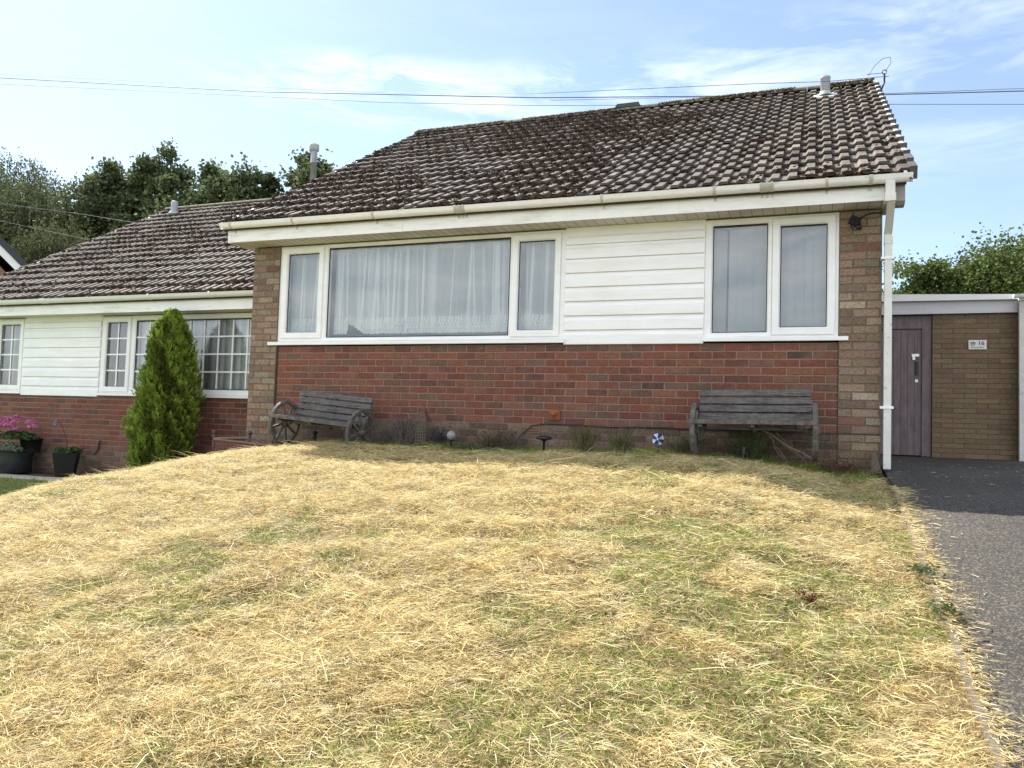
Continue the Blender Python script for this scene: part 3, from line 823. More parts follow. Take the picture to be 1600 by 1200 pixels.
# vertical blinds
for x0_, x1_, lb in ((4.93, 5.46, 'grey vertical blind behind the fixed pane right of the white cladding'), (5.54, 6.0, 'grey vertical blind behind the rightmost opening casement')):
    b = MB(); r_ = random.Random(int(x0_ * 10)); x = x0_
    b.box((x0_, .10, 1.205), (x1_, .14, 1.235), 0, (.5, .5, .5))
    i = 0
    while x < x1_:
        a_ = .35 + r_.uniform(-.05, .05); 
        if i == 1 and x0_ < 5: a_ = .9
        w_ = .089; c_ = r_.uniform(.92, 1.04); cc = (.46 * c_, .48 * c_, .50 * c_)
        d = Vector((math.cos(a_) * w_, math.sin(a_) * w_ * .6, 0)); o_ = Vector((x, .10, .15))
        top = Vector((0, 0, 1.05)); tl_ = Vector((r_.uniform(-.006, .006), 0, 0))
        b.add([o_ + tl_, o_ + d + tl_, o_ + d + top, o_ + top], [(0, 1, 2, 3)], 0, cc)
        x += .078; i += 1
    tag(b.build('vertical_blind', [MAT('blind_fabric', attr=True, rough=.8, var=.04, transl=.2)]), lb, 'blind', 'grey vertical blinds in the right window')

# ================================================================== NEIGHBOUR BUNGALOW
NY = .85; NZ = -.50
H2 = empty('bungalow', (-3.7, 5, -1.7), 'lower neighbouring bungalow at left with white barred windows and a grey tiled roof', 'house')
core = MB()
core.box((-7.0, NY + .1, -2.3), (-.50, NY + .26, NZ - .04), 0, cb); core.box((-.96, NY + .02, -.56), (-.50, NY + .26, .66), 0, cb)
core.box((-7.0, NY + .02, -2.3), (-6.6, NY + .26, .66), 0, cb); core.box((-5.54, NY + .03, -.56), (-3.95, NY + .26, .66), 0, cb)
core.box((-7.0, NY + .26, -2.3), (-6.75, 9.0, .7), 0, cb); core.box((-.75, NY + .26, -2.3), (-.50, 9.0, .7), 0, cb)
for xx in (-7.0, -6.75): pass
vs = []
for xx in (-7.0, -6.75): vs += [(xx, NY, .7), (xx, 9.1, .7), (xx, 4.98, 3.2)]
core.add(vs, [(0, 1, 2), (5, 4, 3), (0, 3, 4, 1), (1, 4, 5, 2), (2, 5, 3, 0)], 0, cb)
core.build('wall', [m_brick], H2)
rm = MB()
for a, b in (((-6.7, 1.15, -1.6), (-.75, 9, -1.55)), ((-6.7, 4.4, -1.55), (-.75, 4.5, .64)), ((-6.7, 1.12, .64), (-.75, 9, .68)), ((-4.8, 1.15, -1.5), (-4.7, 4.4, .64))): rm.box(a, b)
rm.build('room', m_room, H2)
bricks('brick_panel', H2, -7.0, -.50, NZ - .012 - .0, 11, NY, RED, [m_mortar_red, m_brick], seed=14, phase=.15)
bricks('plinth', H2, -7.0, -.50, NZ - .012 - 11 * .075, 5, NY - .004, BROWN, [m_mortar_tan, m_brickrough], seed=15, phase=.3, proud=.003)
zt2 = .635
for a, b in ((-6.62, -5.545), (-3.965, -.96)):
    s_ = MB(); s_.prism([(NY + .06, NZ - .008), (NY - .045, NZ - .03), (NY - .045, NZ + .006), (NY + .06, NZ + .014)], a, b); s_.build('window_sill', m_pvc, H2)


def barred(parent, r_, y, cols, rows, wood=.011):
    mb = MB(); (x0, z0), (x1, _), (_, z1), _ = r_
    for k in range(1, cols): xx = x0 + (x1 - x0) * k / cols; mb.box((xx - wood, y - .004, z0), (xx + wood, y + .006, z1))
    for k in range(1, rows): zz = z0 + (z1 - z0) * k / rows; mb.box((x0, y - .006, zz - wood), (x1, y + .004, zz + wood))
    mb.build('glazing_bars', m_clad, parent)
    pane(parent, x0, x1, z0, z1, y + .008)


A_ = MB(); frame_rect(A_, -6.60, -5.55, NZ + .01, zt2, .03, NY - .006, NY + .07); q1 = frame_rect(A_, -6.14, -5.57, NZ + .035, zt2 - .02, .058, NY - .024, NY + .05)
q0 = frame_rect(A_, -6.59, -6.145, NZ + .035, zt2 - .02, .058, NY - .02, NY + .05); gasket(A_, q1, NY + .006); A_.build('window_frame', [m_pvc, m_rubber], H2)
barred(H2, q1, NY + .012, 2, 4); barred(H2, q0, NY + .012, 2, 4)
A_ = MB(); frame_rect(A_, -3.94, -3.35, NZ + .01, zt2, .035, NY - .006, NY + .07); q2 = frame_rect(A_, -3.90, -3.365, NZ + .03, zt2 - .02, .06, NY - .024, NY + .05); gasket(A_, q2, NY + .006); A_.build('window_frame', [m_pvc, m_rubber], H2)
barred(H2, q2, NY + .012, 2, 4)
A_ = MB(); q3 = frame_rect(A_, -3.35, -.97, NZ + .01, zt2, .06, NY - .006, NY + .07); gasket(A_, q3, NY + .006, .010); A_.build('window_frame', [m_pvc, m_rubber], H2)
barred(H2, q3, NY + .012, 9, 4)
cladding(H2, -5.545, -3.945, [.589, .472, .322, .174, .026, -.122, -.270, -.410, -.556], .66, NY - .004)
so_ = MB(); so_.prism([(NY, .648), (NY - .285, .648), (NY - .285, .66), (NY + .26, .66), (NY + .26, .648)], -7.1, -.50); so_.build('soffit', m_soffit, H2)
fa = MB(); fa.prism([(NY - .285, .640), (NY - .303, .638), (NY - .303, .81), (NY - .285, .81)], -7.12, -.50); fa.build('fascia', m_fascia, H2)
m_gut2 = MAT('white_gutter_clean', (.78, .78, .77), .35, .05, 5, spec=.4)
gutter('gutter', H2, -7.15, -.50, NY - .365, .852, mat=m_gut2)
for bx in (-6.4, -5.55, -3.784, -2.658, -1.601, -.75): bracket(H2, bx, NY - .365, .852, mat=m_gut2)
bracket(H2, -4.69, NY - .365, .852, double=True, mat=m_gut2)
roof('roof', H2, -7.12, -.49, NY - .385, .835, 17, DY, .1478, 25)
moss('roof_moss', H2, -7.1, -.5, NY - .385, .835, 17, DY, .1478, 60000, 18)
yr2 = NY + 4.17; zr2 = .835 + SL * (yr2 - NY + .385)
dk = MB(); dk.prism([(NY - .36, .81), (yr2, zr2 - .015), (9.6, zr2 - .015 - SL * (9.6 - yr2)), (9.6, zr2 - .06 - SL * (9.6 - yr2)), (yr2, zr2 - .10), (NY - .34, .775)], -7.11, -.50); dk.build('roof_deck', m_under, H2)
rd = MB(); x = -7.08
while x < -.6:
    R_ = .10; rd.prism([(yr2 + R_ * 1.1 * math.cos(math.pi * k / 8), zr2 + .005 + R_ * .72 * math.sin(math.pi * k / 8)) for k in range(9)], x, x + .44); x += .455
rd.build('ridge', m_ridge, H2)
lv = MB(); lv.add([(-7.13, NY - .37, .78), (-7.10, NY - .37, .78), (-7.10, NY - .37, .86), (-7.13, NY - .37, .86), (-7.13, yr2, zr2 - .10), (-7.10, yr2, zr2 - .10), (-7.10, yr2, zr2 + .02), (-7.13, yr2, zr2 + .02)], [(0, 1, 2, 3), (7, 6, 5, 4), (0, 4, 5, 1), (1, 5, 6, 2), (2, 6, 7, 3), (3, 7, 4, 0)])
lv.build('verge_board', m_fascia, H2)
fl = MB(); fl.lathe([(.068, -.05), (.068, .31), (.060, .315), (.056, .29), (0, .29)], 18, (-6.51, 4.63, 3.30)); fl.build('flue', m_metal, H2)
le = MB(); le.add([(-6.72, 4.45, 3.26), (-6.30, 4.45, 3.26), (-6.30, 4.75, 3.43), (-6.72, 4.75, 3.43)], [(0, 1, 2, 3)]); le.lathe([(.12, .0), (.075, .07)], 16, (-6.51, 4.63, 3.34)); le.build('flue_flashing', m_lead, H2)
# tall twin wall flue behind
FX, FYY = -3.75, 5.5
fl = MB(); fl.lathe([(.062, -.8), (.062, .86), (.066, .86), (.066, .875), (.062, .876), (.062, 1.12)], 18, (FX, FYY, 3.59))
fl.lathe([(.070, .0), (.070, .02), (.062, .03)], 18, (FX, FYY, 4.0))
fl.build('flue', m_metal, H2)
fl = MB(); fl.lathe([(.06, 1.10), (.098, 1.12), (.098, 1.24), (.09, 1.25), (.0, 1.25)], 18, (FX, FYY, 3.59)); fl.build('flue_cap', m_lead, H2)
# curtains in the neighbour's windows
def plain_curtain(x0, x1, z0, z1, y, label, seed, al0=.5):
    r = random.Random(seed); V = []; F = []; C = []; nx_ = max(8, int((x1 - x0) / .015))
    for i in range(nx_ + 1):
        x_ = x0 + (x1 - x0) * i / nx_; yy = y + .02 * math.sin(x_ * 45 + seed)
        a_ = al0 + .35 * max(0, math.sin(x_ * 45 + seed + 1))
        for z_ in (z0, z1): V.append((x_, yy, z_)); C.append((1, 1, 1, min(a_, 1)))
    for i in range(nx_): F.append((2 * i, 2 * i + 2, 2 * i + 3, 2 * i + 1))
    return tag(npmesh('curtain', np.array(V), np.array(F), np.array(C), [m_sheer]), label, 'curtain', 'plain curtains in the neighbouring bungalow')


plain_curtain(-6.5, -5.80, -.44, .58, 1.0, 'pale curtain in the leftmost barred window of the neighbouring bungalow', 1, .35)
plain_curtain(-3.60, -3.44, -.44, .58, 1.0, 'pale drape edge in the narrow barred casement left of the conifer', 2, .6)
plain_curtain(-3.25, -1.02, -.44, .60, .93, 'thin net across the wide barred window behind the conifer', 5, .48)

# ================================================================== far house at left edge
H3 = empty('house', (-20, 11, -1.5), 'brick house gable with white bargeboard and dark roof at the far left edge', 'house')
HH = Vector((-.8102, .5862, 0)); LT = Vector((.5862, .8102, 0)); O3 = Vector((-16.826, 8.794, 0))   # gable seen square-on
def P3(lat, dep, z): return tuple(O3 + LT * lat + HH * dep + Vector((0, 0, z)))
A3 = (-4.0, 7.69); B3 = (1.0, 2.69)
w3 = MB()
L0_ = 2 * A3[0] - B3[0]; wi = .55
zw = B3[1] - .1
vs = [P3(L0_ + wi, .1, -3), P3(B3[0] - wi, .1, -3), P3(B3[0] - wi, .1, zw), P3(A3[0], .1, A3[1] - .35), P3(L0_ + wi, .1, zw),
      P3(L0_ + wi, 8, -3), P3(B3[0] - wi, 8, -3), P3(B3[0] - wi, 8, zw), P3(A3[0], 8, A3[1] - .35), P3(L0_ + wi, 8, zw)]
w3.add(vs, [(0, 1, 2, 3, 4), (9, 8, 7, 6, 5), (1, 6, 7, 2), (0, 4, 9, 5)], 0, (.26, .14, .08))
w3.build('wall', [m_brick], H3)
def slab3(mb, sgn, d0, d1, o0, o1):
    e_ = (B3[0], B3[1]) if sgn > 0 else (L0_, B3[1]); vx, vz = e_[0] - A3[0], e_[1] - A3[1]; q_ = math.hypot(vx, vz); nx3, nz3 = -vz / q_ * (1 if sgn > 0 else -1), abs(vx) / q_
    nx3 = abs(vz) / q_ * (1 if sgn > 0 else -1)
    vs = [P3(a_ + nx3 * o, d, b_ + nz3 * o) for d in (d0, d1) for (a_, b_), o in ((A3, o0), (e_, o0), (e_, o1), (A3, o1))]
    mb.add(vs, [(0, 1, 2, 3), (7, 6, 5, 4), (0, 4, 5, 1), (1, 5, 6, 2), (2, 6, 7, 3), (3, 7, 4, 0)])
for sg3 in (1, -1):
    b3 = MB(); slab3(b3, sg3, -.04, .0, -.20, -.0); b3.build('bargeboard', m_clad, H3)
    b3 = MB(); slab3(b3, sg3, -.08, 8.3, .0, .18); b3.build('roof', MAT('slate_dark', (.05, .055, .065), .6, .2, 10), H3)

# ================================================================== link wall, door, sign at right
H4 = empty('outbuilding', (7.5, 5.5, -1.06), 'low buff brick outbuilding with flat white edged roof and mauve door', 'outbuilding')
bricks('wall', H4, 7.505, 8.62, 1.075, 29, 5.40, BUFF, [MAT('mortar_buff', (.145, .10, .065), .9, .2, 14), m_brickrough if False else MAT('brick_buff', attr=True, rough=.9, var=.22, vscale=30, bump=.3, bscale=90)], seed=44, phase=.4, H=.0735, Lb=.30, joint=.006, jt=.10, proud=.003)
ob = MB(); ob.box((7.506, 5.51, -1.3), (8.62, 5.62, 1.08), 0, (.16, .11, .075)); ob.box((8.62, 5.42, -1.3), (8.8, 9, 1.08), 0, (.16, .11, .075)); ob.box((6.42, 5.7, -1.3), (8.7, 5.8, 1.1), 0, (.05, .04, .04)); ob.build('inner_wall', [m_brick], H4)
dr = MB()
for k in range(8):
    x0_ = 6.62 + k * .094; dr.box((x0_, 5.44 + (.001 if k % 2 else 0), -1.035), (x0_ + .088, 5.475, .855)); 
dr.box((6.60, 5.452, -1.035), (7.37, 5.48, .858))
door = dr.build('door', m_door, H4)
df = MB(); df.box((6.45, 5.415, -1.04), (6.60, 5.50, 1.06)); df.box((7.372, 5.418, -1.045), (7.43, 5.50, 1.06)); df.box((7.43, 5.432, -1.045), (7.498, 5.50, 1.062)); df.box((6.60, 5.42, .868), (7.372, 5.50, 1.058)); df.build('door_frame', m_door, H4)
dg = MB(); dg.box((7.4985, 5.43, -1.05), (7.5045, 5.5, 1.07)); dg.box((6.6, 5.4515, .8555), (7.372, 5.455, .8675)); dg.build('door_shadow_gap', m_black, H4)
lk = MB(); lk.box((7.235, 5.420, .445), (7.335, 5.440, .485)); lk.box((7.245, 5.418, .395), (7.28, 5.438, .4452)); lk.build('door_lock', m_chrome, door); lk = MB(); lk.box((7.28, 5.424, .06), (7.32, 5.44, .10)); lk.build('keyhole_plate', m_chrome, door)
lk = MB(); lk.box((7.285, 5.422, .17), (7.325, 5.44, .37)); lk.build('door_handle', m_black, door)
fc = MB(); fc.box((6.42, 5.33, 1.075), (8.64, 5.36, 1.262)); fc.build('fascia', MAT('grey_white_paint', (.62, .62, .66), .5, .06, 6), H4)
fc = MB()
vs = [(6.42, 5.26, 1.268), (8.66, 5.26, 1.255), (8.66, 5.30, 1.255), (6.42, 5.30, 1.268), (6.42, 5.26, 1.385), (8.66, 5.26, 1.325), (8.66, 5.30, 1.325), (6.42, 5.30, 1.385)]
fc.add(vs, [(0, 3, 2, 1), (4, 5, 6, 7), (0, 1, 5, 4), (1, 2, 6, 5), (2, 3, 7, 6), (3, 0, 4, 7)])
fc.build('roof_trim', m_fascia, H4)
fr = MB(); fr.box((6.42, 5.30, 1.263), (8.8, 9, 1.30)); fr.build('roof', m_under, H4)
# number sign
sgx, sgz = 8.09, .615
sg_ = empty('house_number_sign', (sgx, 5.39, sgz), 'small white house number plate reading 16 on the buff brick wall', 'sign')
pb = MB(); pb.box((sgx - .115, 5.378, sgz - .068), (sgx + .115, 5.396, sgz + .068)); pb.build('plate', m_sign, sg_)
def text(body, size, loc, mat, parent, name, rot=(math.pi / 2, 0, 0)):
    cu = bpy.data.curves.new(name, 'FONT'); cu.body = body; cu.size = size; cu.extrude = .0008; cu.align_x = 'CENTER'; cu.align_y = 'CENTER'; cu.offset = size * .012
    ob_ = bpy.data.objects.new(name + '_tmp', cu); COL.objects.link(ob_)
    bpy.context.view_layer.update()
    me = bpy.data.meshes.new_from_object(ob_.evaluated_get(bpy.context.evaluated_depsgraph_get()))
    bpy.data.objects.remove(ob_)
    M_ = Matrix.Translation(loc) @ Matrix.Rotation(math.pi / 2, 4, 'X'); me.transform(M_)
    return link(name, me, [mat], parent)
text('16', .085, (sgx + .045, 5.3765, sgz + .020), m_black, sg_, 'numeral')
ln = MB()
r_ = random.Random(2)
for k in range(9): x_ = sgx - .085 + k * .019; ln.box((x_, 5.3762, sgz - .050 + (0 if k % 3 else .002)), (x_ + .013, 5.3778, sgz - .036 + (.006 if k in (0, 6) else 0)))
ln.build('lettering', MAT('sign_grey', (.25, .25, .25), .6, .1), sg_)
mo = MB()
for (px, pz, rr_) in ((-.085, .03, .012), (-.07, .015, .010), (-.055, .032, .014), (-.04, .01, .012), (-.062, -.01, .010), (-.03, .028, .009), (-.088, .008, .008)):
    mo.add([(sgx + px + rr_ * math.cos(t) * (1 + .3 * math.sin(3 * t)), 5.3768, sgz + pz + rr_ * math.sin(t) * .8) for t in np.arange(0, 6.2, .7)], [tuple(range(9))])
for k in range(3): mo.add([(sgx - .09 + k * .02, 5.377, sgz - .02), (sgx - .086 + k * .02, 5.377, sgz - .022), (sgx - .05 + k * .012, 5.377, sgz + .03), (sgx - .054 + k * .012, 5.377, sgz + .03)], [(0, 1, 2, 3)])
mo.build('flower_motif', MAT('sign_ink', (.08, .09, .10), .6, .1), sg_)

# neighbour's garage corner at right edge
H5 = empty('garage', (9.2, 5.4, -1.05), 'white painted garage corner post and gutter end at the right edge', 'garage')
g5 = MB(); g5.box((8.575, 5.20, -1.08), (8.655, 5.28, 1.22)); g5.build('corner_post', MAT('old_white_paint', (.66, .65, .62), .6, .1, 9, col2=(.3, .28, .25), c2scale=14, c2amt=.6, c2lo=.58, c2hi=.7), H5)
g5 = MB(); g5.box((8.82, 5.22, -1.08), (11.6, 9.5, 1.2), 0, (.3, .28, .25)); g5.build('wall', [m_brick], H5)
g5 = MB(); g5.box((8.655, 5.215, -1.08), (11.0, 5.219, 1.15)); g5.build('garage_door', m_clad, H5)
g5 = MB(); g5.box((8.56, 5.15, 1.222), (11.7, 5.20, 1.30)); g5.box((8.60, 5.20, 1.225), (11.7, 9.6, 1.32)); g5.build('roof', m_fascia, H5)
gutter('gutter', H5, 8.49, 11.6, 5.10, 1.29, R=.045)

# ================================================================== cartwheel benches
def make_bench():
    root = empty('cartwheel_bench', (0, 0, 0), 'x', 'bench', 'weathered cartwheel benches against the bungalow wall')
    R = .252
    for sx in (-1, 1):
        xw = sx * .505
        w = MB(); n_ = 40; Ro, Ri = R, R - .038; hw = .021
        vs = []
        for k in range(n_):
            t = 2 * math.pi * k / n_; c_, s_ = math.cos(t), math.sin(t)
            for xx_, rr_ in ((xw - hw, Ro - .004), (xw - hw + .004, Ro), (xw + hw - .004, Ro), (xw + hw, Ro - .004), (xw + hw, Ri), (xw - hw, Ri)): vs.append((xx_, c_ * rr_, R + s_ * rr_))
        fs = [(k * 6 + q, k * 6 + (q + 1) % 6, ((k + 1) % n_) * 6 + (q + 1) % 6, ((k + 1) % n_) * 6 + q) for k in range(n_) for q in range(6)]
        w.add(vs, fs, 0, sm=False)
        wheel = w.build('wheel', m_wood2, root, world=False)
        sp = MB()
        for k in range(8):
            t = 2 * math.pi * (k + .3) / 8; M_ = Matrix.Translation((xw, 0, R)) @ Matrix.Rotation(t, 4, 'X')
            sp.box((-.011, -.011, .03), (.011, .011, Ri + .004), M_=M_)
        sp.build('spoke', m_wood2, wheel, world=False)
        hb = MB(); pr = [(.0, -.045), (.030, -.045), (.036, -.02), (.042, 0), (.036, .02), (.030, .045), (0, .045)]
        hb.lathe(pr, 14); hb.v = [(c + xw, a, b + R) for a, b, c in hb.v]
        hb.build('hub', m_wood2, wheel, world=False)
    fr_ = MB()
    for sx in (-.44, 0, .44):
        fr_.box((sx - .018, -.22, .285), (sx + .018, .17, .325))
        M_ = Matrix.Translation((sx, .135, .26)) @ Matrix.Rotation(math.radians(-15), 4, 'X'); fr_.box((-.017, .0, -.02), (.017, .030, .385), M_=M_)
    fr_.box((-.485, .0, .262), (.485, .03, .284))
    for sx in (-.44, .44): fr_.box((sx - .015, -.012, .24), (sx + .015, .022, .30))
    fr_.build('frame', m_wood, root, world=False)
    for k in range(4):
        s_ = MB(); y0 = -.235 + k * .098; s_.box((-.485, y0, .327), (.485, y0 + .085, .346)); s_.build('seat_slat', m_wood, root, world=False)
    s_ = MB(); s_.box((-.545, -.252, .312), (.53, -.237, .350)); s_.build('front_rail', m_wood2, root, world=False)
    for k in range(4):
        M_ = Matrix.Translation((0, .130, .26)) @ Matrix.Rotation(math.radians(-15), 4, 'X'); z0 = .095 + k * .0755
        s_ = MB(); s_.box((-.487 + .004 * (k % 2), -.020, z0), (.487 - .003 * k, -.001, z0 + .058), M_=M_); s_.build('backrest_slat', m_wood, root, world=False)
    return root


def copy_tree(o, parent=None):
    c = o.copy(); COL.objects.link(c)
    if parent is not None: c.parent = parent
    for ch in list(o.children): copy_tree(ch, c)
    return c


bl = make_bench()
br = copy_tree(bl)
bl.location = (.835, -.43, -1.115); bl.rotation_euler = (0, .078, math.radians(-2)); bl['label'] = 'tilted dark wooden cartwheel bench beside the left brick pillar'
br.location = (5.375, -.42, -1.005); br.rotation_euler = (0, -.015, math.radians(1)); br['label'] = 'level dark wooden cartwheel bench under the right hand window'

# ================================================================== small things by the wall
# security light
sl0 = empty('security_light', (6.20, -.03, 1.15), 'small black floodlight hanging from its cable on the right brick pillar', 'security light')
s_ = MB(); M_ = Matrix.Translation((6.19, -.075, 1.165)) @ Matrix.Rotation(.5, 4, 'Y') @ Matrix.Rotation(-.4, 4, 'X'); s_.box((-.045, -.03, -.03), (.045, .03, .03), M_=M_); s_.box((-.038, -.036, -.022), (.038, -.03, .022), M_=M_); s_.build('lamp_body', m_black, sl0)
s_ = MB(); s_.lathe([(.0, 0), (.022, 0), (.024, .03), (.015, .05), (0, .05)], 14, (6.225, -.06, 1.09)); s_.build('sensor', m_black, sl0)
s_ = MB(); s_.tube([(6.42, -.03, 1.235), (6.34, -.032, 1.24), (6.29, -.035, 1.225), (6.25, -.04, 1.205), (6.21, -.05, 1.19)], .006, 6)
s_.tube([(6.20 + .04 * math.cos(t), -.05, 1.135 + .045 * math.sin(t)) for t in np.linspace(0, 5.6, 14)], .004, 6); s_.build('cable', m_cable, sl0)
# downwall cable along damp course
cb_ = MB(); pts = [(2.98, -.10, -1.0), (3.0, -.06, -.93), (3.05, -.03, -.85), (3.15, -.022, -.765), (3.3, -.02, -.745)] + [(3.3 + .3 * k, -.02, -.752 + .006 * math.sin(k * 2.1)) for k in range(1, 9)]
cb_.tube(pts, .006, 6); tag(cb_.build('cable', m_cable), 'black cable running along the wall base above the weeds', 'cable')

# mushroom solar lamp
sl1 = empty('solar_light', (3.395, -.35, -1.03), 'black mushroom shaped solar stake light below the terracotta vent', 'solar light', 'stake lights in the front border')
s_ = MB(); s_.lathe([(0, -.01), (.010, -.01), (.012, .10), (.03, .115), (.078, .125), (.080, .138), (.060, .150), (0, .156)], 18, (3.395, -.35, -1.02)); s_.build('lamp_head', m_black, sl1)
s_ = MB(); s_.lathe([(0, 0), (.04, 0), (.038, .004), (0, .005)], 14, (3.395, -.35, -.864)); s_.build('solar_panel', MAT('solar_cell', (.03, .04, .08), .15, .1, spec=.6), sl1)
# crackle globe
sl2 = empty('solar_light', (2.386, -.35, -1.02), 'silver crackle globe stake light right of the dead lavender', 'solar light', 'stake lights in the front border')
s_ = MB(); s_.lathe([(0, -.02), (.008, -.02), (.008, .07), (.03, .085), (.028, .10), (0, .10)], 12, (2.386, -.35, -1.03)); s_.build('stake', m_black, sl2)
s_ = MB(); s_.lathe([(.05 * math.sin(t), -.05 * math.cos(t)) for t in np.linspace(.3, 3.14, 10)], 18, (2.386, -.35, -.895)); s_.build('globe', MAT('crackle_glass', (.24, .25, .25), .3, .5, 60, spec=.6), sl2)
# lantern under left bench
sl3 = empty('solar_light', (.70, -.33, -1.04), 'small dark lantern stake light under the left bench', 'solar light', 'stake lights in the front border')
s_ = MB(); s_.lathe([(0, -.04), (.007, -.04), (.007, .03), (.030, .035), (.030, .045), (.018, .05), (.022, .09), (.034, .095), (.024, .11), (0, .12)], 12, (.70, -.33, -1.02)); s_.build('lantern', m_black, sl3)
sl4 = empty('solar_light', (5.28, -.30, -1.0), 'thin dark stake light under the right bench', 'solar light', 'stake lights in the front border')
s_ = MB(); s_.lathe([(0, -.04), (.009, -.04), (.006, .06), (.014, .065), (.014, .11), (.018, .115), (.008, .125), (0, .125)], 10, (5.28, -.30, -1.02)); s_.build('lantern', MAT('dull_steel', (.18, .17, .16), .5, .2), sl4)
# blue and white pinwheel flower ball
pw = empty('garden_windmill', (4.52, -.36, -1.03), 'blue and white toy windmill stuck in the border left of the right bench', 'windmill')
s_ = MB(); s_.tube([(4.52, -.35, -1.04), (4.52, -.35, -.86)], .004, 6); s_.build('stick', m_black, pw)
for k in range(8):
    t = 2 * math.pi * k / 8; c_, q_ = math.cos(t), math.sin(t); c2, q2_ = math.cos(t + .75), math.sin(t + .75)
    s_ = MB(); z0 = -.855
    s_.add([(4.52, -.37, z0), (4.52 + .055 * c_, -.362, z0 + .055 * q_), (4.52 + .06 * c2, -.385, z0 + .06 * q2_), (4.52 + .02 * c2, -.395, z0 + .02 * q2_)], [(0, 1, 2, 3)])
    s_.build('petal', MAT('petal_blue', (.03, .06, .28), .4, .1) if k % 2 else MAT('petal_white', (.75, .77, .8), .4, .05), pw)
s_ = MB(); s_.lathe([(.0, -.012), (.012, 0), (0, .012)], 8, (4.52, -.39, -.855)); s_.build('hub', MAT('petal_white'), pw)
# bird house / lantern ornament in dead lavender
orn = empty('garden_lantern', (1.99, -.25, -1.0), 'rusty filigree garden lantern with pointed roof among the dead lavender', 'lantern')
s_ = MB(); cx0, cy0, cz0 = 1.99, -.22, -1.0
s_.add([(cx0 - .07, cy0 - .07, cz0 + .24), (cx0 + .07, cy0 - .07, cz0 + .24), (cx0 + .07, cy0 + .07, cz0 + .24), (cx0 - .07, cy0 + .07, cz0 + .24), (cx0, cy0, cz0 + .40)], [(0, 1, 4), (1, 2, 4), (2, 3, 4), (3, 0, 4)])
s_.lathe([(0, -.015), (.014, 0), (0, .02)], 8, (cx0, cy0, cz0 + .415)); s_.build('roof', m_rust, orn)
s_ = MB()
for k in range(5):
    x_ = cx0 - .055 + k * .0275; s_.box((x_ - .005, cy0 - .06, cz0 - .05), (x_ + .005, cy0 - .052, cz0 + .24))
for k in range(8): z_ = cz0 + k * .032; s_.box((cx0 - .06, cy0 - .0605, z_), (cx0 + .06, cy0 - .053, z_ + .008))
s_.build('grille', MAT('brass_brown', (.12, .10, .075), .6, .3, 30), orn)
# dead lavender shrubs
def twig_plant(name, cx_, cy_, n_, h_, spread, cols, label, cat, seed, leaf=0, lc=None, bend=.3, th_=.0021, z=None):
    r = random.Random(seed); mb = MB(); lf = MB(); z0 = Gf(cx_, cy_) - .01 if z is None else z
    for k in range(n_):
        a_ = r.uniform(0, 6.283); s_ = r.uniform(0, spread); hh = h_ * r.uniform(.5, 1.05)
        p0 = Vector((cx_ + r.gauss(0, spread * .25), cy_ + r.gauss(0, spread * .18), z0)); d = Vector((math.cos(a_) * s_, math.sin(a_) * s_ * .6, hh))
        pts = [p0 + d * t + Vector((math.cos(a_), math.sin(a_), -.4)) * bend * hh * t * t * .5 for t in (0, .35, .7, 1)]
        mb.tube(pts, th_, 4, c=r.choice(cols), caps=False, sm=False, taper=th_ * .5)
        for q in range(leaf):
            t = r.uniform(.2, 1); i = min(2, int(t * 3)); p_ = pts[i].lerp(pts[i + 1], t * 3 - i)
            b = Vector((r.gauss(0, 1), r.gauss(0, 1), r.gauss(.4, .6))).normalized() * r.uniform(.012, .03); w = b.cross(Vector((r.random(), r.random(), r.random()))).normalized() * b.length * .22
            lf.add([p_, p_ + b * .5 + w, p_ + b, p_ + b * .5 - w], [(0, 1, 2, 3)], 0, r.choice(lc))
    root = empty(name, (cx_, cy_, z0), label, cat)
    mb.build('stem', [m_plant], root)
    if leaf: lf.build('foliage', [m_plant], root)
    return root


GREY = [(.17, .15, .15), (.22, .19, .17), (.12, .10, .10), (.28, .24, .18)]
twig_plant('dead_shrub', 1.78, -.27, 200, .38, .16, GREY, 'dead grey lavender left of the rusty garden lantern', 'shrub', 1, leaf=4, lc=[(.20, .18, .20), (.14, .13, .17), (.25, .22, .2)])
twig_plant('dead_shrub', 1.45, -.25, 110, .30, .30, GREY, 'bare twiggy bush behind the right wheel of the tilted bench', 'shrub', 2, leaf=2, lc=[(.18, .14, .1)])
twig_plant('lavender', 2.20, -.25, 70, .26, .13, [(.06, .07, .09), (.10, .09, .10)], 'dark bluish plant between the rusty lantern and silver globe', 'plant', 3, leaf=7, lc=[(.03, .035, .06), (.06, .08, .06), (.05, .05, .08)])
twig_plant('dead_shrub', 2.85, -.22, 150, .27, .34, [(.12, .08, .05), (.2, .15, .1), (.08, .06, .04)], 'brown twiggy dead plant below the air brick', 'shrub', 4, leaf=3, lc=[(.12, .09, .05), (.10, .11, .05)])
twig_plant('grass_tuft', 3.78, -.28, 170, .30, .14, [(.14, .15, .06), (.28, .22, .11), (.09, .11, .04)], 'tall seeding grass tuft right of the mushroom light', 'grass tuft', 5, leaf=2, lc=[(.12, .13, .05)])
twig_plant('grass_tuft', 4.15, -.26, 170, .28, .18, [(.18, .17, .07), (.30, .25, .14), (.10, .11, .05)], 'dry seeding grass tuft left of the toy windmill', 'grass tuft', 6, leaf=1, lc=[(.12, .13, .05)])
twig_plant('weed', 5.32, -.25, 200, .33, .22, [(.09, .13, .04), (.13, .17, .06), (.06, .08, .03)], 'green weeds growing up under the right bench seat', 'weeds', 7, leaf=3, lc=[(.09, .13, .04), (.06, .09, .03)])
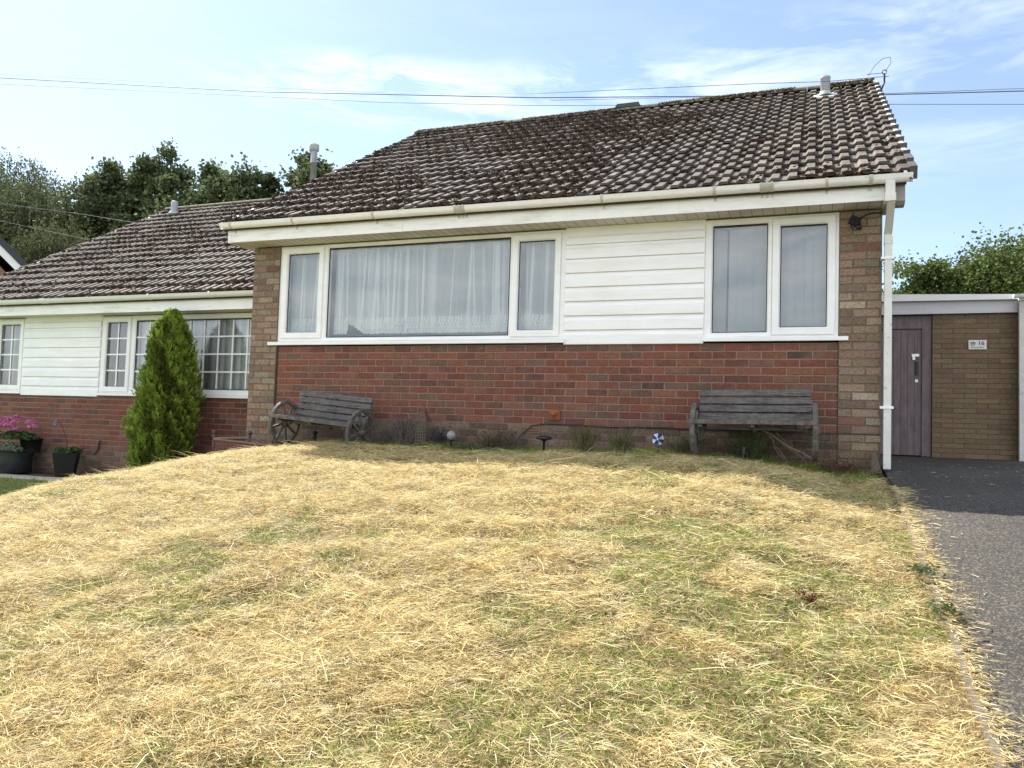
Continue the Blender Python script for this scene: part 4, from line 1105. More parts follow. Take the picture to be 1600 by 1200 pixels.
twig_plant('weed', 6.12, -.22, 170, .17, .28, [(.12, .08, .06), (.2, .15, .1), (.18, .07, .05)], 'low brown weeds at the foot of the right brick pillar', 'weeds', 8, leaf=4, lc=[(.13, .12, .05), (.2, .08, .05)])
twig_plant('weed', 4.75, -.25, 150, .22, .22, [(.10, .12, .05), (.17, .14, .08)], 'small green and straw weeds beside the right bench left wheel', 'weeds', 9, leaf=3, lc=[(.10, .12, .04)])
twig_plant('weed', 2.55, -.38, 110, .12, .3, [(.10, .13, .05), (.17, .16, .08)], 'low green weeds in front of the silver globe light', 'weeds', 10, leaf=5, lc=[(.08, .11, .04), (.12, .14, .06)])
# dead branch under right bench
bb = MB(); r_ = random.Random(12)
for p0, p1, ra in (((5.42, -.30, -.72), (5.86, -.42, -.99), .012), ((5.35, -.22, -.68), (5.80, -.30, -1.0), .007), ((5.50, -.33, -.80), (5.62, -.30, -1.0), .006), ((5.55, -.3, -.75), (5.78, -.38, -.98), .005), ((5.46, -.28, -.74), (5.66, -.42, -1.02), .004)):
    a_, b_ = Vector(p0), Vector(p1); bb.tube([a_.lerp(b_, t) + Vector((r_.gauss(0, .008), r_.gauss(0, .008), r_.gauss(0, .008))) for t in np.linspace(0, 1, 6)], ra, 6, taper=ra * .7)
tag(bb.build('dead_branch', MAT('dead_wood', (.20, .16, .12), .9, .3, 30)), 'cut dead branches leaning under the right bench', 'branch')
bb = MB(); bb.tube([(5.02, -.62, -1.015), (5.12, -.63, -1.005), (5.25, -.645, -1.012), (5.33, -.66, -1.02)], .014, 6, taper=.009); tag(bb.build('fallen_stick', MAT('dead_wood')), 'pale stick lying on the ground in front of the right bench', 'stick')
# broken stone by downpipe
bs_ = MB(); bs_.add([(6.33, -.16, -1.08), (6.42, -.20, -1.08), (6.42, -.08, -1.08), (6.34, -.06, -1.08), (6.345, -.13, -.90), (6.37, -.15, -.90), (6.375, -.09, -.91), (6.35, -.08, -.905)], [(0, 1, 5, 4), (1, 2, 6, 5), (2, 3, 7, 6), (3, 0, 4, 7), (4, 5, 6, 7)]); tag(bs_.build('stone', m_conc), 'broken grey stone leaning at the foot of the downpipe', 'stone')

# rusty garden edging
ge = empty('garden_edging', (-.5, -.3, -1.15), 'low rusty border edging with ball topped posts and rope rails', 'edging')
def ball_post(x, y, z0, z1):
    s_ = MB(); s_.lathe([(.014, 0), (.020, .02), (.012, .04), (.018, (z1 - z0) * .5), (.012, (z1 - z0) * .6), (.02, (z1 - z0) - .06), (.010, (z1 - z0) - .05)] + [(.027 * math.sin(t), (z1 - z0) - .027 - .027 * math.cos(t)) for t in np.linspace(.4, 3.14, 8)], 12, (x, y, z0)); s_.build('post', m_rust, ge)
ball_post(-.735, -.30, -1.24, -.935); ball_post(-.262, -.24, -1.24, -.93)
def rope(p0, p1, r0=.010):
    s_ = MB(); a_, b_ = Vector(p0), Vector(p1); L_ = (b_ - a_).length; n_ = int(L_ / .018)
    for k in range(n_):
        c_ = a_.lerp(b_, (k + .5) / n_); M_ = Matrix.Translation(c_) @ (b_ - a_).to_track_quat('X', 'Z').to_matrix().to_4x4() @ Matrix.Rotation(.6, 4, 'Y')
        s_.box((-.006, -r0, -r0), (.006, r0, r0), M_=M_)
    s_.tube([a_, b_], r0 * .8, 6); s_.build('rail', MAT('rust_light', (.26, .17, .13), .8, .3, 30), ge)
rope((-.735, -.30, -1.035), (-.262, -.24, -1.015)); rope((-.735, -.30, -1.045), (.12, -.36, -1.085))
s_ = MB(); s_.box((-.735, -.29, -1.30), (-.26, -.275, -1.05)); s_.add([(-.735, -.30, -1.35), (.12, -.36, -1.3), (.12, -.36, -1.095), (-.735, -.30, -1.055)], [(0, 1, 2, 3)]); s_.build('panel', MAT('rust_panel', (.12, .055, .045), .85, .3, 25), ge)

# hose hook on neighbour's wall
s_ = MB(); s_.tube([(-3.84, .83, -1.185), (-3.845, .82, -1.25), (-3.85, .82, -1.31), (-3.88, .82, -1.36), (-3.94, .82, -1.395)], .009, 6); tag(s_.build('pipe_stub', m_cable), 'short black bent pipe on the neighbouring brick wall', 'pipe')

# pots
def pot_round(x, y, z, r0, r1, h_, label):
    root = empty('plant_pot', (x, y, z), label, 'plant pot')
    s_ = MB(); s_.lathe([(0, 0), (r1 * .75, 0), (r1 * .80, .01), (r0 * .88, h_ * .55), (r0 * .95, h_ * .86), (r0 * .96, h_ * .90), (r0, h_ * .91), (r0 * 1.10, h_ * .93), (r0 * 1.10, h_), (r0 * 1.02, h_), (r0 * .95, h_ - .03), (0, h_ - .04)], 28, (x, y, z)); s_.build('tub', m_pot, root)
    return root
z0 = -1.705
p1 = pot_round(-5.18, .52, z0, .27, .30, .345, 'large round dark grey pot holding pale trailing leaves')
# square tapered pot
sp_ = empty('plant_pot', (-4.11, .52, z0), 'tall square black pot with a drooping stem plant', 'plant pot')
s_ = MB(); a0, a1, hp = .165, .235, .335
def ring(a_, z_): return [(-4.11 - a_, .52 - a_, z_), (-4.11 + a_, .52 - a_, z_), (-4.11 + a_, .52 + a_, z_), (-4.11 - a_, .52 + a_, z_)]
a0 *= .66; a1 *= .66
_rg = ring
def ring(a_, z_): return [(-4.11 + (x_ + 4.11) * .766 - (y_ - .52) * .643, .52 + (x_ + 4.11) * .643 + (y_ - .52) * .766, z2) for x_, y_, z2 in _rg(a_, z_)]
rs = [ring(a0, z0), ring(a1, z0 + hp), ring(a1 - .02, z0 + hp), ring(a1 - .03, z0 + hp - .05)]
vs = sum(rs, []); fs = [(k * 4 + q, k * 4 + (q + 1) % 4, k * 4 + 4 + (q + 1) % 4, k * 4 + 4 + q) for k in range(3) for q in range(4)] + [(12, 13, 14, 15)]
s_.add(vs, fs); s_.build('tub', MAT('black_pot', (.010, .010, .012), .5, .1), sp_)
p3 = empty('plant_pot', (-4.98, .62, z0 + .30), 'dark nursery pot of the pink flowers standing inside the round tub', 'plant pot')
s_ = MB(); s_.lathe([(.12, 0), (.15, .19), (.16, .19), (.16, .21), (.14, .21), (0, .19)], 18, (-4.97, .62, z0 + .30)); s_.build('tub', MAT('black_pot'), p3)


def leafcloud(name, ctrs, parent, size, cols, seed, mat=None, flat=.5, aspect=.45):
    """ctrs: (n,3) leaf positions; leaves = bent quads in random directions"""
    r = np.random.default_rng(seed); n_ = len(ctrs)
    d = r.normal(size=(n_, 3)); d[:, 2] *= flat; d /= np.linalg.norm(d, axis=1)[:, None]
    w = np.cross(d, r.normal(size=(n_, 3))); w /= np.linalg.norm(w, axis=1)[:, None]
    s_ = size * r.uniform(.6, 1.3, n_)[:, None]
    V = np.stack([ctrs - d * s_ * .5, ctrs + w * s_ * aspect, ctrs + d * s_ * .5 , ctrs - w * s_ * aspect], 1).reshape(-1, 3)
    F = np.arange(n_ * 4).reshape(-1, 4)
    c = np.array(cols)[r.integers(0, len(cols), n_)] * r.uniform(.75, 1.25, (n_, 1))
    return npmesh(name, V, F, np.repeat(c, 4, 0), [mat or m_plant], parent)


# pink sedum
rr = np.random.default_rng(3)
sed = empty('flowering_plant', (-5.1, .55, z0 + .45), 'bushy plant with pink domed flower heads in the round pot', 'flowers')
heads = [(-5.30, .45, -.985), (-5.16, .5, -.925), (-5.02, .44, -.97), (-4.86, .5, -.985), (-5.12, .38, -1.04), (-5.36, .42, -1.06), (-4.76, .48, -1.04), (-4.96, .36, -1.10), (-5.38, .5, -.95), (-5.22, .36, -1.05), (-5.44, .4, -1.14)]
for hx, hy, hz in heads:
    n_ = 320; t = rr.uniform(0, 6.28, n_); q = np.sqrt(rr.uniform(0, 1, n_)); pos = np.stack([hx + .088 * q * np.cos(t), hy + .088 * q * np.sin(t), hz + .02 + .04 * (1 - q ** 2) + rr.uniform(-.012, .006, n_)], 1)
    leafcloud('flower_head', pos, sed, .016, [(.55, .13, .33), (.65, .22, .44), (.42, .09, .25), (.70, .34, .48)], int(hz * -1000), aspect=.7)
n_ = 1500; t = rr.uniform(0, 6.28, n_); q = np.sqrt(rr.uniform(0, 1, n_))
leafcloud('foliage', np.stack([-5.1 + .36 * q * np.cos(t), .5 + .2 * q * np.sin(t), -1.20 + .13 * rr.random(n_) * (1.2 - q)], 1), sed, .05, [(.07, .12, .04), (.10, .16, .05), (.05, .09, .03)], 5)
tr_ = empty('trailing_plant', (-5.16, .46, z0 + .33), 'pale spiky leaves with small mauve flowers at the front of the round pot', 'plant')
n_ = 900; t = rr.uniform(0, 6.28, n_); q = np.sqrt(rr.uniform(0, 1, n_))
leafcloud('foliage', np.stack([-5.14 + .26 * q * np.cos(t), .40 + .12 * q * np.sin(t), -1.37 + .12 * rr.random(n_) * (1.2 - q)], 1), tr_, .05, [(.20, .28, .18), (.14, .2, .1), (.25, .3, .2)], 6, aspect=.15, flat=1.2)
leafcloud('flower', np.stack([rr.normal(-5.36, .06, 150), rr.normal(.38, .05, 150), rr.normal(-1.32, .04, 150)], 1), tr_, .02, [(.22, .16, .32), (.3, .22, .4)], 7, aspect=.6)
ho = empty('potted_plant', (-4.11, .52, z0 + .36), 'drooping stem plant with dull green leaves in the square black pot', 'plant')
n_ = 260; leafcloud('foliage', np.stack([rr.uniform(-4.26, -3.96, n_), rr.uniform(.38, .66, n_), rr.uniform(-1.39, -1.31, n_)], 1), ho, .075, [(.07, .12, .045), (.12, .17, .08), (.05, .08, .03)], 8)
s_ = MB(); s_.tube([(-4.06, .5, -1.36), (-4.09, .49, -1.2), (-4.15, .48, -1.05), (-4.22, .47, -.95), (-4.27, .46, -.93)], .006, 5, c=(.1, .07, .06)); s_.build('stem', [m_plant], ho)
leafcloud('flower', np.stack([rr.normal(-4.29, .014, 60), rr.normal(.46, .01, 60), rr.normal(-.955, .022, 60)], 1), ho, .022, [(.45, .36, .42), (.35, .28, .36)], 9, aspect=.5)

# ================================================================== conifer
cf = empty('conifer', (-2.19, .35, -1.75), 'bright green pyramid conifer growing in front of the neighbouring house', 'conifer')
cxn, cyn = -2.19, .35; zb, ztp = -1.62, .57
def conr(t): return np.interp(t, [0, .05, .2, .35, .5, .65, .8, .9, 1], [.34, .375, .39, .385, .36, .32, .26, .175, .04])
rr = np.random.default_rng(77)
n_ = 8000
t = rr.uniform(0, 1, n_) ** 1.15; az_ = rr.uniform(0, 6.283, n_)
cln = fbm(np.cos(az_) * 1.6 + t * 1.2, np.sin(az_) * 1.6 + t * 5.5, 2.2, 2); lob = 1 + .10 * np.sin(az_ * 3 + t * 9) + .07 * np.sin(az_ * 5 - t * 17) + 0.75 * (cln - .5)
rad = conr(t) * lob * rr.uniform(.72, 1.05, n_)
lean = .04 * t
px = cxn + .035 + rad * np.cos(az_) + lean; py = cyn + rad * np.sin(az_) * .85; pz = zb + (ztp - zb) * t
Vs = []; Cs = []
K = 26
od = np.stack([np.cos(az_), np.sin(az_) * .85, np.zeros(n_)], 1)
axis = od * rr.uniform(.35, .75, n_)[:, None] + np.array([0, 0, 1.0]) + rr.normal(0, .22, (n_, 3)); axis /= np.linalg.norm(axis, axis=1)[:, None]
L_ = rr.uniform(.045, .095, n_) * np.where(t > .93, .8, 1)
P0 = np.stack([px, py, pz], 1)
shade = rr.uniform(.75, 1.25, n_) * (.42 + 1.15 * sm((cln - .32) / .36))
for k in range(K):
    u_ = rr.uniform(0, 1, n_)[:, None]; base_ = P0 + axis * L_[:, None] * u_
    d = axis * .8 + rr.normal(0, .55, (n_, 3)); d /= np.linalg.norm(d, axis=1)[:, None]
    ln_ = (.030 * rr.uniform(.6, 1.3, n_))[:, None]; w = np.cross(d, rr.normal(size=(n_, 3))); w /= np.linalg.norm(w, axis=1)[:, None]
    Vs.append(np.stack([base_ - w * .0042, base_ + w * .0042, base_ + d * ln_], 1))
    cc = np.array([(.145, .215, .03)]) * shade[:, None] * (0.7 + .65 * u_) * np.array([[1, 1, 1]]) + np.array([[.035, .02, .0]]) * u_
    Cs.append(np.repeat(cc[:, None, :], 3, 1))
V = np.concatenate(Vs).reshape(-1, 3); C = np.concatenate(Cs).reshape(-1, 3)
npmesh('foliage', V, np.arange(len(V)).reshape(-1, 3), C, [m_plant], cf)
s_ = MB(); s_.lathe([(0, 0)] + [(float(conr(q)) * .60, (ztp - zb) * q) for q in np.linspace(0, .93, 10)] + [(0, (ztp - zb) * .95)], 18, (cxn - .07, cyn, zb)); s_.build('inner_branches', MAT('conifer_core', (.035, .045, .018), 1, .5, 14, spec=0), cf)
s_ = MB(); s_.tube([(cxn, cyn, -1.9), (cxn, cyn, -1.2)], .04, 8); s_.build('trunk', m_bark, cf)

# ================================================================== trees
def tree(label, x, y, ztop, rx, ry, hc, leaf, nclump, nleaf, cols, seed, kind='oak', zg=-1.5, group='trees behind the neighbouring roof', sub=None, cr=.34, shape=.9, cat='tree'):
    r = np.random.default_rng(seed)
    nleaf = int(nleaf * 2.8); leaf = leaf * .62; nclump = int(nclump * 1.8)
    root = empty('tree' if cat == 'tree' else 'bush', (x, y, zg), label, cat, group)
    zc = ztop - hc / 2
    # trunk and limbs
    tk = MB(); tk.tube([(x, y, zg - .5), (x + .2, y, zg + (zc - zg) * .5), (x - .1, y, zc), (x, y, ztop - hc * .2)], [.35 * rx / 3, .28 * rx / 3, .16 * rx / 3, .05], 8)
    cl_ = []
    for k in range(nclump):
        th_ = r.uniform(0, 6.283); ph = math.acos(r.uniform(-1, 1)); q = r.uniform(.12, .95) ** .55
        p_ = np.array([x + rx * q * math.sin(ph) * math.cos(th_), y + ry * q * math.sin(ph) * math.sin(th_), zc + hc / 2 * q * math.cos(ph) * shape])
        p_ += r.normal(0, .05 * rx, 3)
        cl_.append(p_)
        if k % 5 == 0: tk.tube([(x, y, zc - hc * .3 + (p_[2] - zc) * .3), tuple((np.array([x, y, zc]) + p_) / 2 + [0, 0, -.2]), tuple(p_)], [.09 * rx / 3, .05 * rx / 3, .015], 5)
    cl_ = np.array(cl_)
    tk.build('trunk', m_bark, root)
    per_ = nleaf // nclump
    if kind == 'oak':
        nleaf2 = 1; R_ = rx * cr * r.uniform(.35, 1.0, nclump)
        g = r.normal(0, .62, size=(nclump, per_, 3)) * R_[:, None, None] * r.uniform(.7, 1.3, (nclump, 1, 3)); g[:, :, 2] *= .85
        pos = (cl_[:, None] + g).reshape(-1, 3)
        tone = np.repeat(r.uniform(.7, 1.3, nclump), per_)
        flat = .7; asp = .42
    else:
        # drooping strands
        ns = 16; m_ = per_ // ns
        st = cl_[:, None, :] + r.normal(0, rx * cr * .8, (nclump, ns, 3)) * np.array([1, 1, .5])
        ln_ = r.uniform(.8, 2.4, (nclump, ns)) * rx / 3
        u_ = r.random((nclump, ns, m_)); out = (st - np.array([x, y, zc])); out[:, :, 2] = 0; out /= (np.linalg.norm(out, axis=2)[:, :, None] + 1e-6)
        pos = st[:, :, None, :] + out[:, :, None, :] * (u_ * .35)[..., None] + np.array([0, 0, -1.0]) * (u_ * ln_[:, :, None])[..., None] + r.normal(0, .05, (nclump, ns, m_, 3))
        pos = pos.reshape(-1, 3); tone = np.repeat(r.uniform(.7, 1.3, nclump), ns * m_); flat = 2.0; asp = .25
    n_ = len(pos)
    d = r.normal(size=(n_, 3)); d[:, 2] *= flat; d /= np.linalg.norm(d, axis=1)[:, None]
    w = np.cross(d, r.normal(size=(n_, 3))); w /= np.linalg.norm(w, axis=1)[:, None]
    s_ = leaf * r.uniform(.6, 1.35, n_)[:, None]
    V = np.stack([pos - d * s_ * .5, pos + w * s_ * asp, pos + d * s_ * .5, pos - w * s_ * asp], 1).reshape(-1, 3)
    c = np.array(cols)[r.integers(0, len(cols), n_)] * tone[:, None] * r.uniform(.85, 1.1, (n_, 1))
    npmesh('crown', V, np.arange(n_ * 4).reshape(-1, 4), np.repeat(c, 4, 0), [m_tree], root)
    return root


OAK = [(.10, .13, .06), (.125, .155, .065), (.085, .11, .055), (.145, .17, .07)]
BIR = [(.115, .14, .07), (.145, .165, .08), (.09, .11, .055)]
tree('tall drooping birch at the far left edge', -30.5, 18, 12.0, 2.9, 2.4, 9.5, .22, 150, 40000, BIR, 101, 'birch', sub=None)
tree('greyish weeping birch, second from the left edge', -27.6, 17, 10.4, 3.0, 2.2, 9.0, .20, 160, 44000, BIR, 102, 'birch')
tree('small pale weeping tree low behind the left roof verge', -21.6, 14, 6.9, 1.5, 1.4, 4.4, .17, 60, 12000, [(.10, .12, .05), (.12, .13, .06)], 103, 'birch')
tree('pointed dark oak between the birches and the tallest oak', -23.9, 18, 11.0, 1.8, 1.8, 8.5, .26, 80, 14000, OAK, 104)
tree('tallest dark oak with a sky gap left of the neighbouring flue', -21.2, 18.5, 11.3, 1.9, 1.9, 9.5, .27, 80, 13500, OAK, 105)
tree('rounded oak just right of the tallest oak', -18.6, 18, 10.1, 2.0, 1.9, 7.5, .26, 85, 15000, OAK, 106)
tree('broad green oak above the neighbouring ridge', -15.6, 18, 10.1, 1.75, 1.8, 7.6, .26, 80, 14500, OAK, 107)
tree('slim oak beside the tall capped flue', -13.4, 19, 10.7, 1.75, 1.4, 7.8, .26, 70, 12500, OAK, 108)
tree('low oak top just right of the tall capped flue', -11.2, 19, 9.5, 1.9, 1.4, 6.4, .26, 70, 12000, OAK, 109)
tree('dark filler oak low behind the leftmost birches', -25.8, 21, 9.8, 3.0, 1.8, 9.5, .30, 110, 15000, [(.035, .045, .025), (.045, .055, .03)], 110)
BU = [(.085, .12, .030), (.11, .15, .038), (.065, .095, .026), (.14, .17, .05)]
tree('leafy green bush behind the outbuilding next to the downpipe', 7.75, 9.6, 2.95, .85, .7, 2.6, .095, 60, 9000, BU, 111, group='bushes behind the outbuilding', cr=.34, cat='bush')
tree('taller leafy bush behind the outbuilding at the right edge', 9.2, 9.8, 3.35, 1.25, .9, 3.2, .10, 90, 15000, BU, 112, group='bushes behind the outbuilding', cr=.34, cat='bush')

# ================================================================== overhead wires and roof bracket
def wire(label, pts, r, sag=0., n_=24):
    mb = MB(); P_ = []
    for k in range(len(pts) - 1):
        a_, b_ = Vector(pts[k]), Vector(pts[k + 1])
        for q in range(n_): t = q / n_; P_.append(a_.lerp(b_, t) - Vector((0, 0, 4 * sag * t * (1 - t))))
    P_.append(Vector(pts[-1])); mb.tube(P_, r, 5)
    return tag(mb.build('overhead_wire', MAT('wire_grey', (.10, .11, .14), .6, .05)), label, 'wire', 'overhead wires')


wire('thickest overhead wire passing behind the ridge at mid height', [(-32, 12, 13.2), (-10.84, 12, 9.57), (-1.27, 12, 8.18), (7.37, 12, 7.18), (16, 12, 6.35)], .013)
wire('overhead wire just above the lowest one, reappearing right of the roof', [(-1.0, 12.3, 8.2), (7.37, 12.3, 7.33), (16, 12.3, 6.6)], .006)
wire('lowest overhead wire passing behind the ridge', [(-32, 12, 12.9), (-6.11, 12, 8.64), (-1.26, 12, 7.96), (7.37, 12, 6.95), (16, 12, 5.9)], .007)
wire('topmost overhead wire crossing in front of the near flue to the gable hook', [(-32, 12.0, 13.3), (-6.13, 12, 8.93), (1.27, 5.0, 5.07), (4.94, 3.6, 4.16), (5.98, 3.3, 3.93), (6.78, 4.0, 4.2)], .0045)
wire('upper thin wire in front of the trees at far left', [(-24, 9, 6.6), (-18.03, 9, 5.64), (-14.42, 9, 5.05), (-11.5, 9, 4.5)], .006)
wire('lower thin wire in front of the trees at far left', [(-24, 9, 6.3), (-17.98, 9, 5.09), (-14.1, 9, 4.26), (-12, 9, 3.8)], .006)
hk = empty('cable_hook', (6.70, 3.95, 4.0), 'dark hook bracket with a looped cable on the right gable end', 'hook')
s_ = MB(); s_.tube([(6.62, 3.9, 3.98), (6.69, 3.9, 4.0), (6.72, 3.9, 4.08), (6.72, 3.9, 4.20)], .013, 6); s_.tube([(6.72 + .028 * math.cos(t), 3.9, 4.225 + .028 * math.sin(t)) for t in np.linspace(0, 6.3, 12)], .007, 6); s_.build('hook', m_black, hk)
s_ = MB(); s_.tube([(6.50, 3.9, 4.22), (6.60, 3.9, 4.215), (6.70, 3.9, 4.215)], .004, 5); s_.tube([(6.52, 3.9, 4.20), (6.60, 3.9, 4.33), (6.70, 3.9, 4.42), (6.79, 3.9, 4.42), (6.80, 3.9, 4.34), (6.74, 3.9, 4.25)], .004, 5); s_.build('cable', m_cable, hk)

# ================================================================== lawn
def blades(x, y, z, az_, lift, L, w, curl, col, rg, tw=None):
    n_ = len(x)
    ca, sa = np.cos(az_), np.sin(az_); cl_, sl__ = np.cos(lift), np.sin(lift)
    d = np.stack([ca * cl_, sa * cl_, sl__], 1)
    side = np.stack([-sa, ca, np.zeros(n_)], 1)
    tw = rg.uniform(0, 3.14, n_) if tw is None else tw
    upv = np.cross(d, side)
    wv = (side * np.cos(tw)[:, None] + upv * np.sin(tw)[:, None]) * w[:, None]
    p0 = np.stack([x, y, z], 1); bend = side * (curl * L)[:, None] + np.array([0, 0, -1.0]) * (np.maximum(sl__, 0) * L * .25)[:, None]
    p1 = p0 + d * (L * .5)[:, None] + bend * .3; p2 = p0 + d * L[:, None] + bend
    V = np.stack([p0 - wv * .5, p0 + wv * .5, p1 - wv * .45, p1 + wv * .45, p2], 1)
    b = (np.arange(n_) * 5)[:, None]
    Q = b + np.array([[0, 1, 3, 2]]); T = b + np.array([[2, 3, 4]])
    C = np.repeat(col, 5, 0)
    return V.reshape(-1, 3), Q, T, C


def join(parts):
    Vs = []; Qs = []; Ts = []; Cs = []; o = 0
    for V, Q, T, C in parts:
        Vs.append(V); Qs.append(Q + o); Ts.append(T + o); Cs.append(C); o += len(V)
    return np.concatenate(Vs), [np.concatenate(Qs), np.concatenate(Ts)], np.concatenate(Cs)


def scatter(n_, x0, x1, y0, y1, rg, near=1.0):
    # density falls with distance from the camera corner of the lawn
    x = rg.uniform(x0, x1, int(n_ * 2.2)); y = rg.uniform(y0, y1, int(n_ * 2.2))
    dd = np.hypot(x - 5.86, y + 7.6); k = np.clip((3.6 / np.maximum(dd, 3.2)) ** near, .0, 1)
    m_ = rg.random(len(x)) < k; return x[m_][:n_], y[m_][:n_]


rg = np.random.default_rng(42)
greenf = lambda x, y: sm((fbm(x, y, .75, 12) * .5 + fbm(x, y, 2.6, 15) * .5 + .15 * sm((x - 3.9) / 1.3) + .05 * sm((-y - 2.2) / 1.5) + .03 * sm((-3.0 - x) / 1) - .605) / .10)
def inlawn(x, y): return (x < 6.43 + .03 * np.sin(y * 5) * np.cos(y * 2.3)) & (x > -3.55 - .63 * y) & (y < -.02 + np.where(x < -.5, .3, 0))
STRAW = np.array([(.84, .71, .36), (.80, .63, .27), (.87, .78, .47), (.64, .48, .20), (.70, .56, .28), (.42, .28, .12)])
GRN = np.array([(.21, .31, .05), (.29, .38, .075), (.16, .25, .05), (.36, .40, .11)])
parts = []
# standing short grass
x, y = scatter(330000, -6.5, 6.42, -6.6, .0, rg, .9); k = inlawn(x, y); x, y = x[k], y[k]; n_ = len(x)
gf = greenf(x, y); isg = rg.random(n_) < (.08 + .84 * gf)
col = np.where(isg[:, None], GRN[rg.integers(0, 4, n_)], STRAW[rg.integers(0, 6, n_)] * np.array([.84, .78, .70])) * rg.uniform(.65, 1.2, (n_, 1))
L = rg.uniform(.016, .042, n_) * (1 + .8 * gf)
parts.append(blades(x, y, G(x, y) - .004, rg.uniform(0, 6.283, n_), rg.uniform(.25, 1.25, n_), L, rg.uniform(.0022, .0040, n_), rg.uniform(-.3, .3, n_), col, rg))
# cut hay lying over it: matted clumps raked into swathes
def hayf(x, y):
    u = x * .82 + y * .57; v = -x * .57 + y * .82
    return sm((fbm(u * .45, v * 1.1, 1.5, 22) * .55 + fbm(x, y, 4.2, 25) * .45 - .30) / .16) * (1 - .90 * greenf(x, y))
cx_, cy_ = scatter(50000, -6.5, 6.46, -6.6, -.35, rg, .8); k = inlawn(cx_ + .07, cy_); cx_, cy_ = cx_[k], cy_[k]
hd = hayf(cx_, cy_); k = rg.random(len(cx_)) < .10 + .90 * hd; cx_, cy_, hd = cx_[k], cy_[k], hd[k]; nc = len(cx_)
caz = (fbm(cx_, cy_, .9, 31) - .5) * 8 + .5 + rg.normal(0, .8, nc)
ccol = STRAW[rg.choice(6, nc, p=[.27, .22, .24, .12, .11, .04])] * rg.uniform(.82, 1.15, (nc, 1))
csz = rg.uniform(.018, .055, nc); K_ = 24
rep = lambda a_: np.repeat(a_, K_, 0)
n_ = nc * K_; ox = rg.normal(0, 1, n_) * rep(csz); oy = rg.normal(0, 1, n_) * rep(csz)
x = rep(cx_) + ox; y = np.minimum(rep(cy_) + oy, -.52); az_ = rep(caz) + rg.normal(0, .55, n_) + np.where(rg.random(n_) < .5, 3.1416, 0)
col = rep(ccol) * rg.uniform(.42, 1.18, (n_, 1)); dist_ = np.hypot(x - 5.86, y + 7.6)
L = np.minimum((rg.gamma(3.0, .0145, n_) + .010) * np.clip(1.35 - dist_ * .09, .55, 1.1), .16)
dome = np.exp(-(ox ** 2 + oy ** 2) / (2 * rep(csz) ** 2))
zz = G(x, y) + .004 + rg.random(n_) * (.010 + .032 * dome * (.4 + .6 * rep(hd)))
parts.append(blades(x, y, zz, az_, rg.normal(.10, .30, n_), L, rg.uniform(.0014, .0028, n_), rg.normal(0, .28, n_), col, rg, np.abs(rg.normal(0, .6, n_))))
# thin random litter of single strands
x, y = scatter(90000, -6.5, 6.46, -6.6, -.30, rg, .9); k = inlawn(x - .03, y); x, y = x[k], y[k]; n_ = len(x)
parts.append(blades(x, y, G(x, y) + rg.uniform(.006, .03, n_), rg.uniform(0, 6.283, n_), rg.normal(.1, .25, n_), rg.uniform(.02, .08, n_), rg.uniform(.0015, .0028, n_), rg.normal(0, .3, n_), STRAW[rg.integers(0, 6, n_)] * rg.uniform(.7, 1.15, (n_, 1)), rg))
# long loose stalks
n_ = 3600; x = rg.uniform(-5, 6.35, n_); y = rg.uniform(-6.4, -.6, n_); k = inlawn(x, y); x, y = x[k], y[k]; n_ = len(x)
parts.append(blades(x, y, G(x, y) + rg.uniform(.02, .05, n_), rg.uniform(0, 6.283, n_), rg.normal(.10, .17, n_), rg.uniform(.10, .30, n_), rg.uniform(.0016, .0028, n_), rg.normal(0, .3, n_), STRAW[rg.integers(0, 3, n_)] * rg.uniform(.95, 1.25, (n_, 1)), rg))
# strands blown on to the drive
n_ = 3600; x = 6.43 + np.abs(rg.exponential(.04, n_)) * (.5 + 1.5 * vnoise(np.arange(n_) * 0 + 1.0, yk := rg.uniform(-6.6, -1.0, n_), 3.0, 5)); y = yk
parts.append(blades(x, y, PD(y) + .008 + rg.uniform(0, .02, n_) * np.exp(-(x - 6.4) * 6), rg.uniform(0, 6.283, n_), rg.normal(.03, .06, n_), rg.uniform(.015, .08, n_), rg.uniform(.0018, .003, n_), rg.normal(0, .3, n_), STRAW[rg.integers(0, 6, n_)], rg))
n_ = 500; x = rg.uniform(6.45, 9.5, n_); y = rg.uniform(-6.6, 2, n_)
parts.append(blades(x, y, PD(y) + .010, rg.uniform(0, 6.283, n_), rg.normal(.02, .04, n_), rg.uniform(.01, .06, n_), rg.uniform(.0018, .003, n_), rg.normal(0, .3, n_), STRAW[rg.integers(0, 6, n_)], rg))
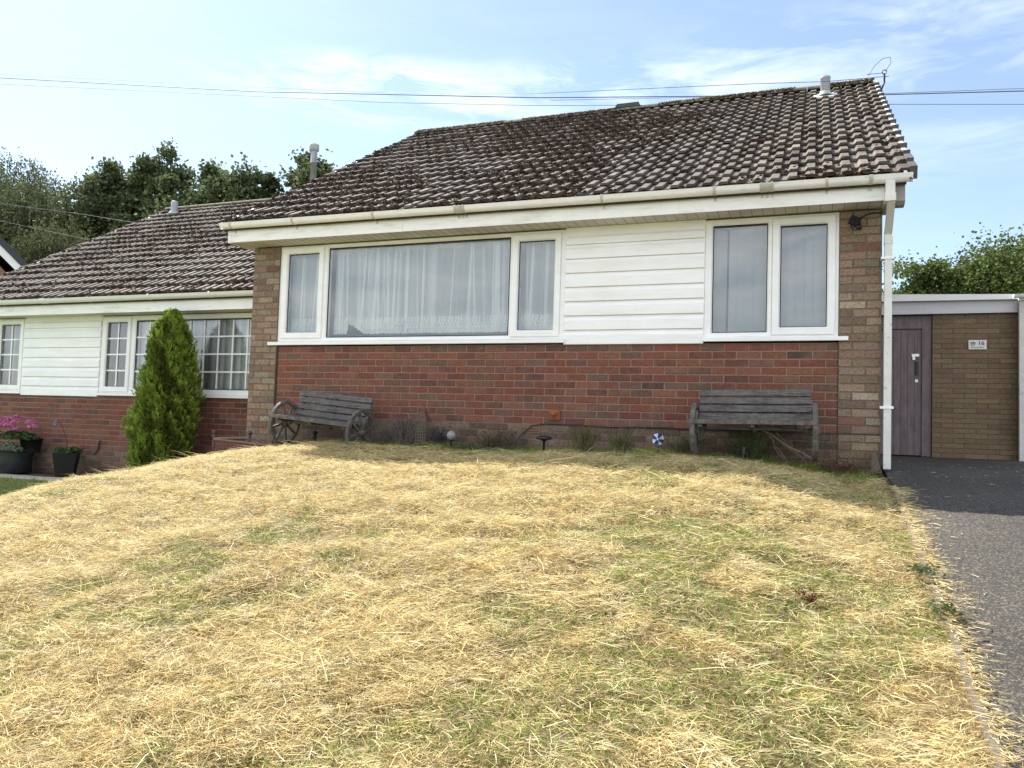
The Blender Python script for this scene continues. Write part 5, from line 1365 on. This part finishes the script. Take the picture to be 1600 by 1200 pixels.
# longer grass and weeds in the strip against the wall
n_ = 75000; x = rg.uniform(-.6, 6.35, n_); y = -.04 - np.abs(rg.normal(0, .42, n_)); n_ = len(x)
h_ = .45 + fbm(x, y, 2.5, 50)
isg = rg.random(n_) < .80
col = np.where(isg[:, None], GRN[rg.integers(0, 4, n_)] * .95, STRAW[rg.integers(0, 6, n_)] * .65)
parts.append(blades(x, y, G(x, y) - .01, rg.uniform(0, 6.283, n_), rg.uniform(.35, 1.35, n_), rg.uniform(.03, .11, n_) * h_ * np.clip(1.3 + y, .35, 1), rg.uniform(.0022, .004, n_), rg.normal(0, .3, n_), col, rg))
V, F, C = join(parts)
tag(npmesh('dry_grass', V, F, C, [m_grass]), 'straw coloured mown hay and patchy green grass covering the sloping lawn', 'grass', kind='stuff')
# neighbour's green lawn
n_ = 110000; x = rg.uniform(-8.5, -1.5, n_); y = rg.uniform(-3.2, .16, n_); k = ~inlawn(x, y); x, y = x[k], y[k]; n_ = len(x)
V, F, C = join([blades(x, y, G(x, y) - .003, rg.uniform(0, 6.283, n_), rg.uniform(.6, 1.4, n_), rg.uniform(.02, .04, n_), rg.uniform(.003, .005, n_), rg.normal(0, .2, n_), np.array([(.22, .29, .07), (.27, .33, .09), (.33, .36, .12), (.40, .38, .15)])[rg.integers(0, 4, n_)], rg)])
tag(npmesh('green_grass', V, F, C, [m_grass]), 'short green lawn in front of the neighbouring bungalow', 'grass', kind='stuff')
# dock and plantain weeds along the drive edge
for q, (wx, wy, lb) in enumerate(((6.40, -3.05, 'leafy weed spilling over the drive edge, farther of the two'), (6.44, -3.55, 'dark leafy weed on the drive edge, nearer of the two'))):
    w_ = empty('weed', (wx, wy, float(PD(wy))), lb, 'weeds'); n_ = 110
    leafcloud('foliage', np.stack([rg.normal(wx, .035, n_), rg.normal(wy, .07, n_), float(PD(wy)) + rg.uniform(.01, .05, n_)], 1), w_, .035, [(.07, .11, .04), (.10, .14, .05), (.16, .14, .07)], 60 + q, aspect=.25)
dk_ = twig_plant('dock_stem', 5.86, -3.62, 14, .10, .05, [(.18, .07, .04), (.12, .06, .03)], 'red brown dead dock stem standing in the lawn near the drive', 'dock', 77, leaf=6, lc=[(.2, .08, .04)], th_=.003)
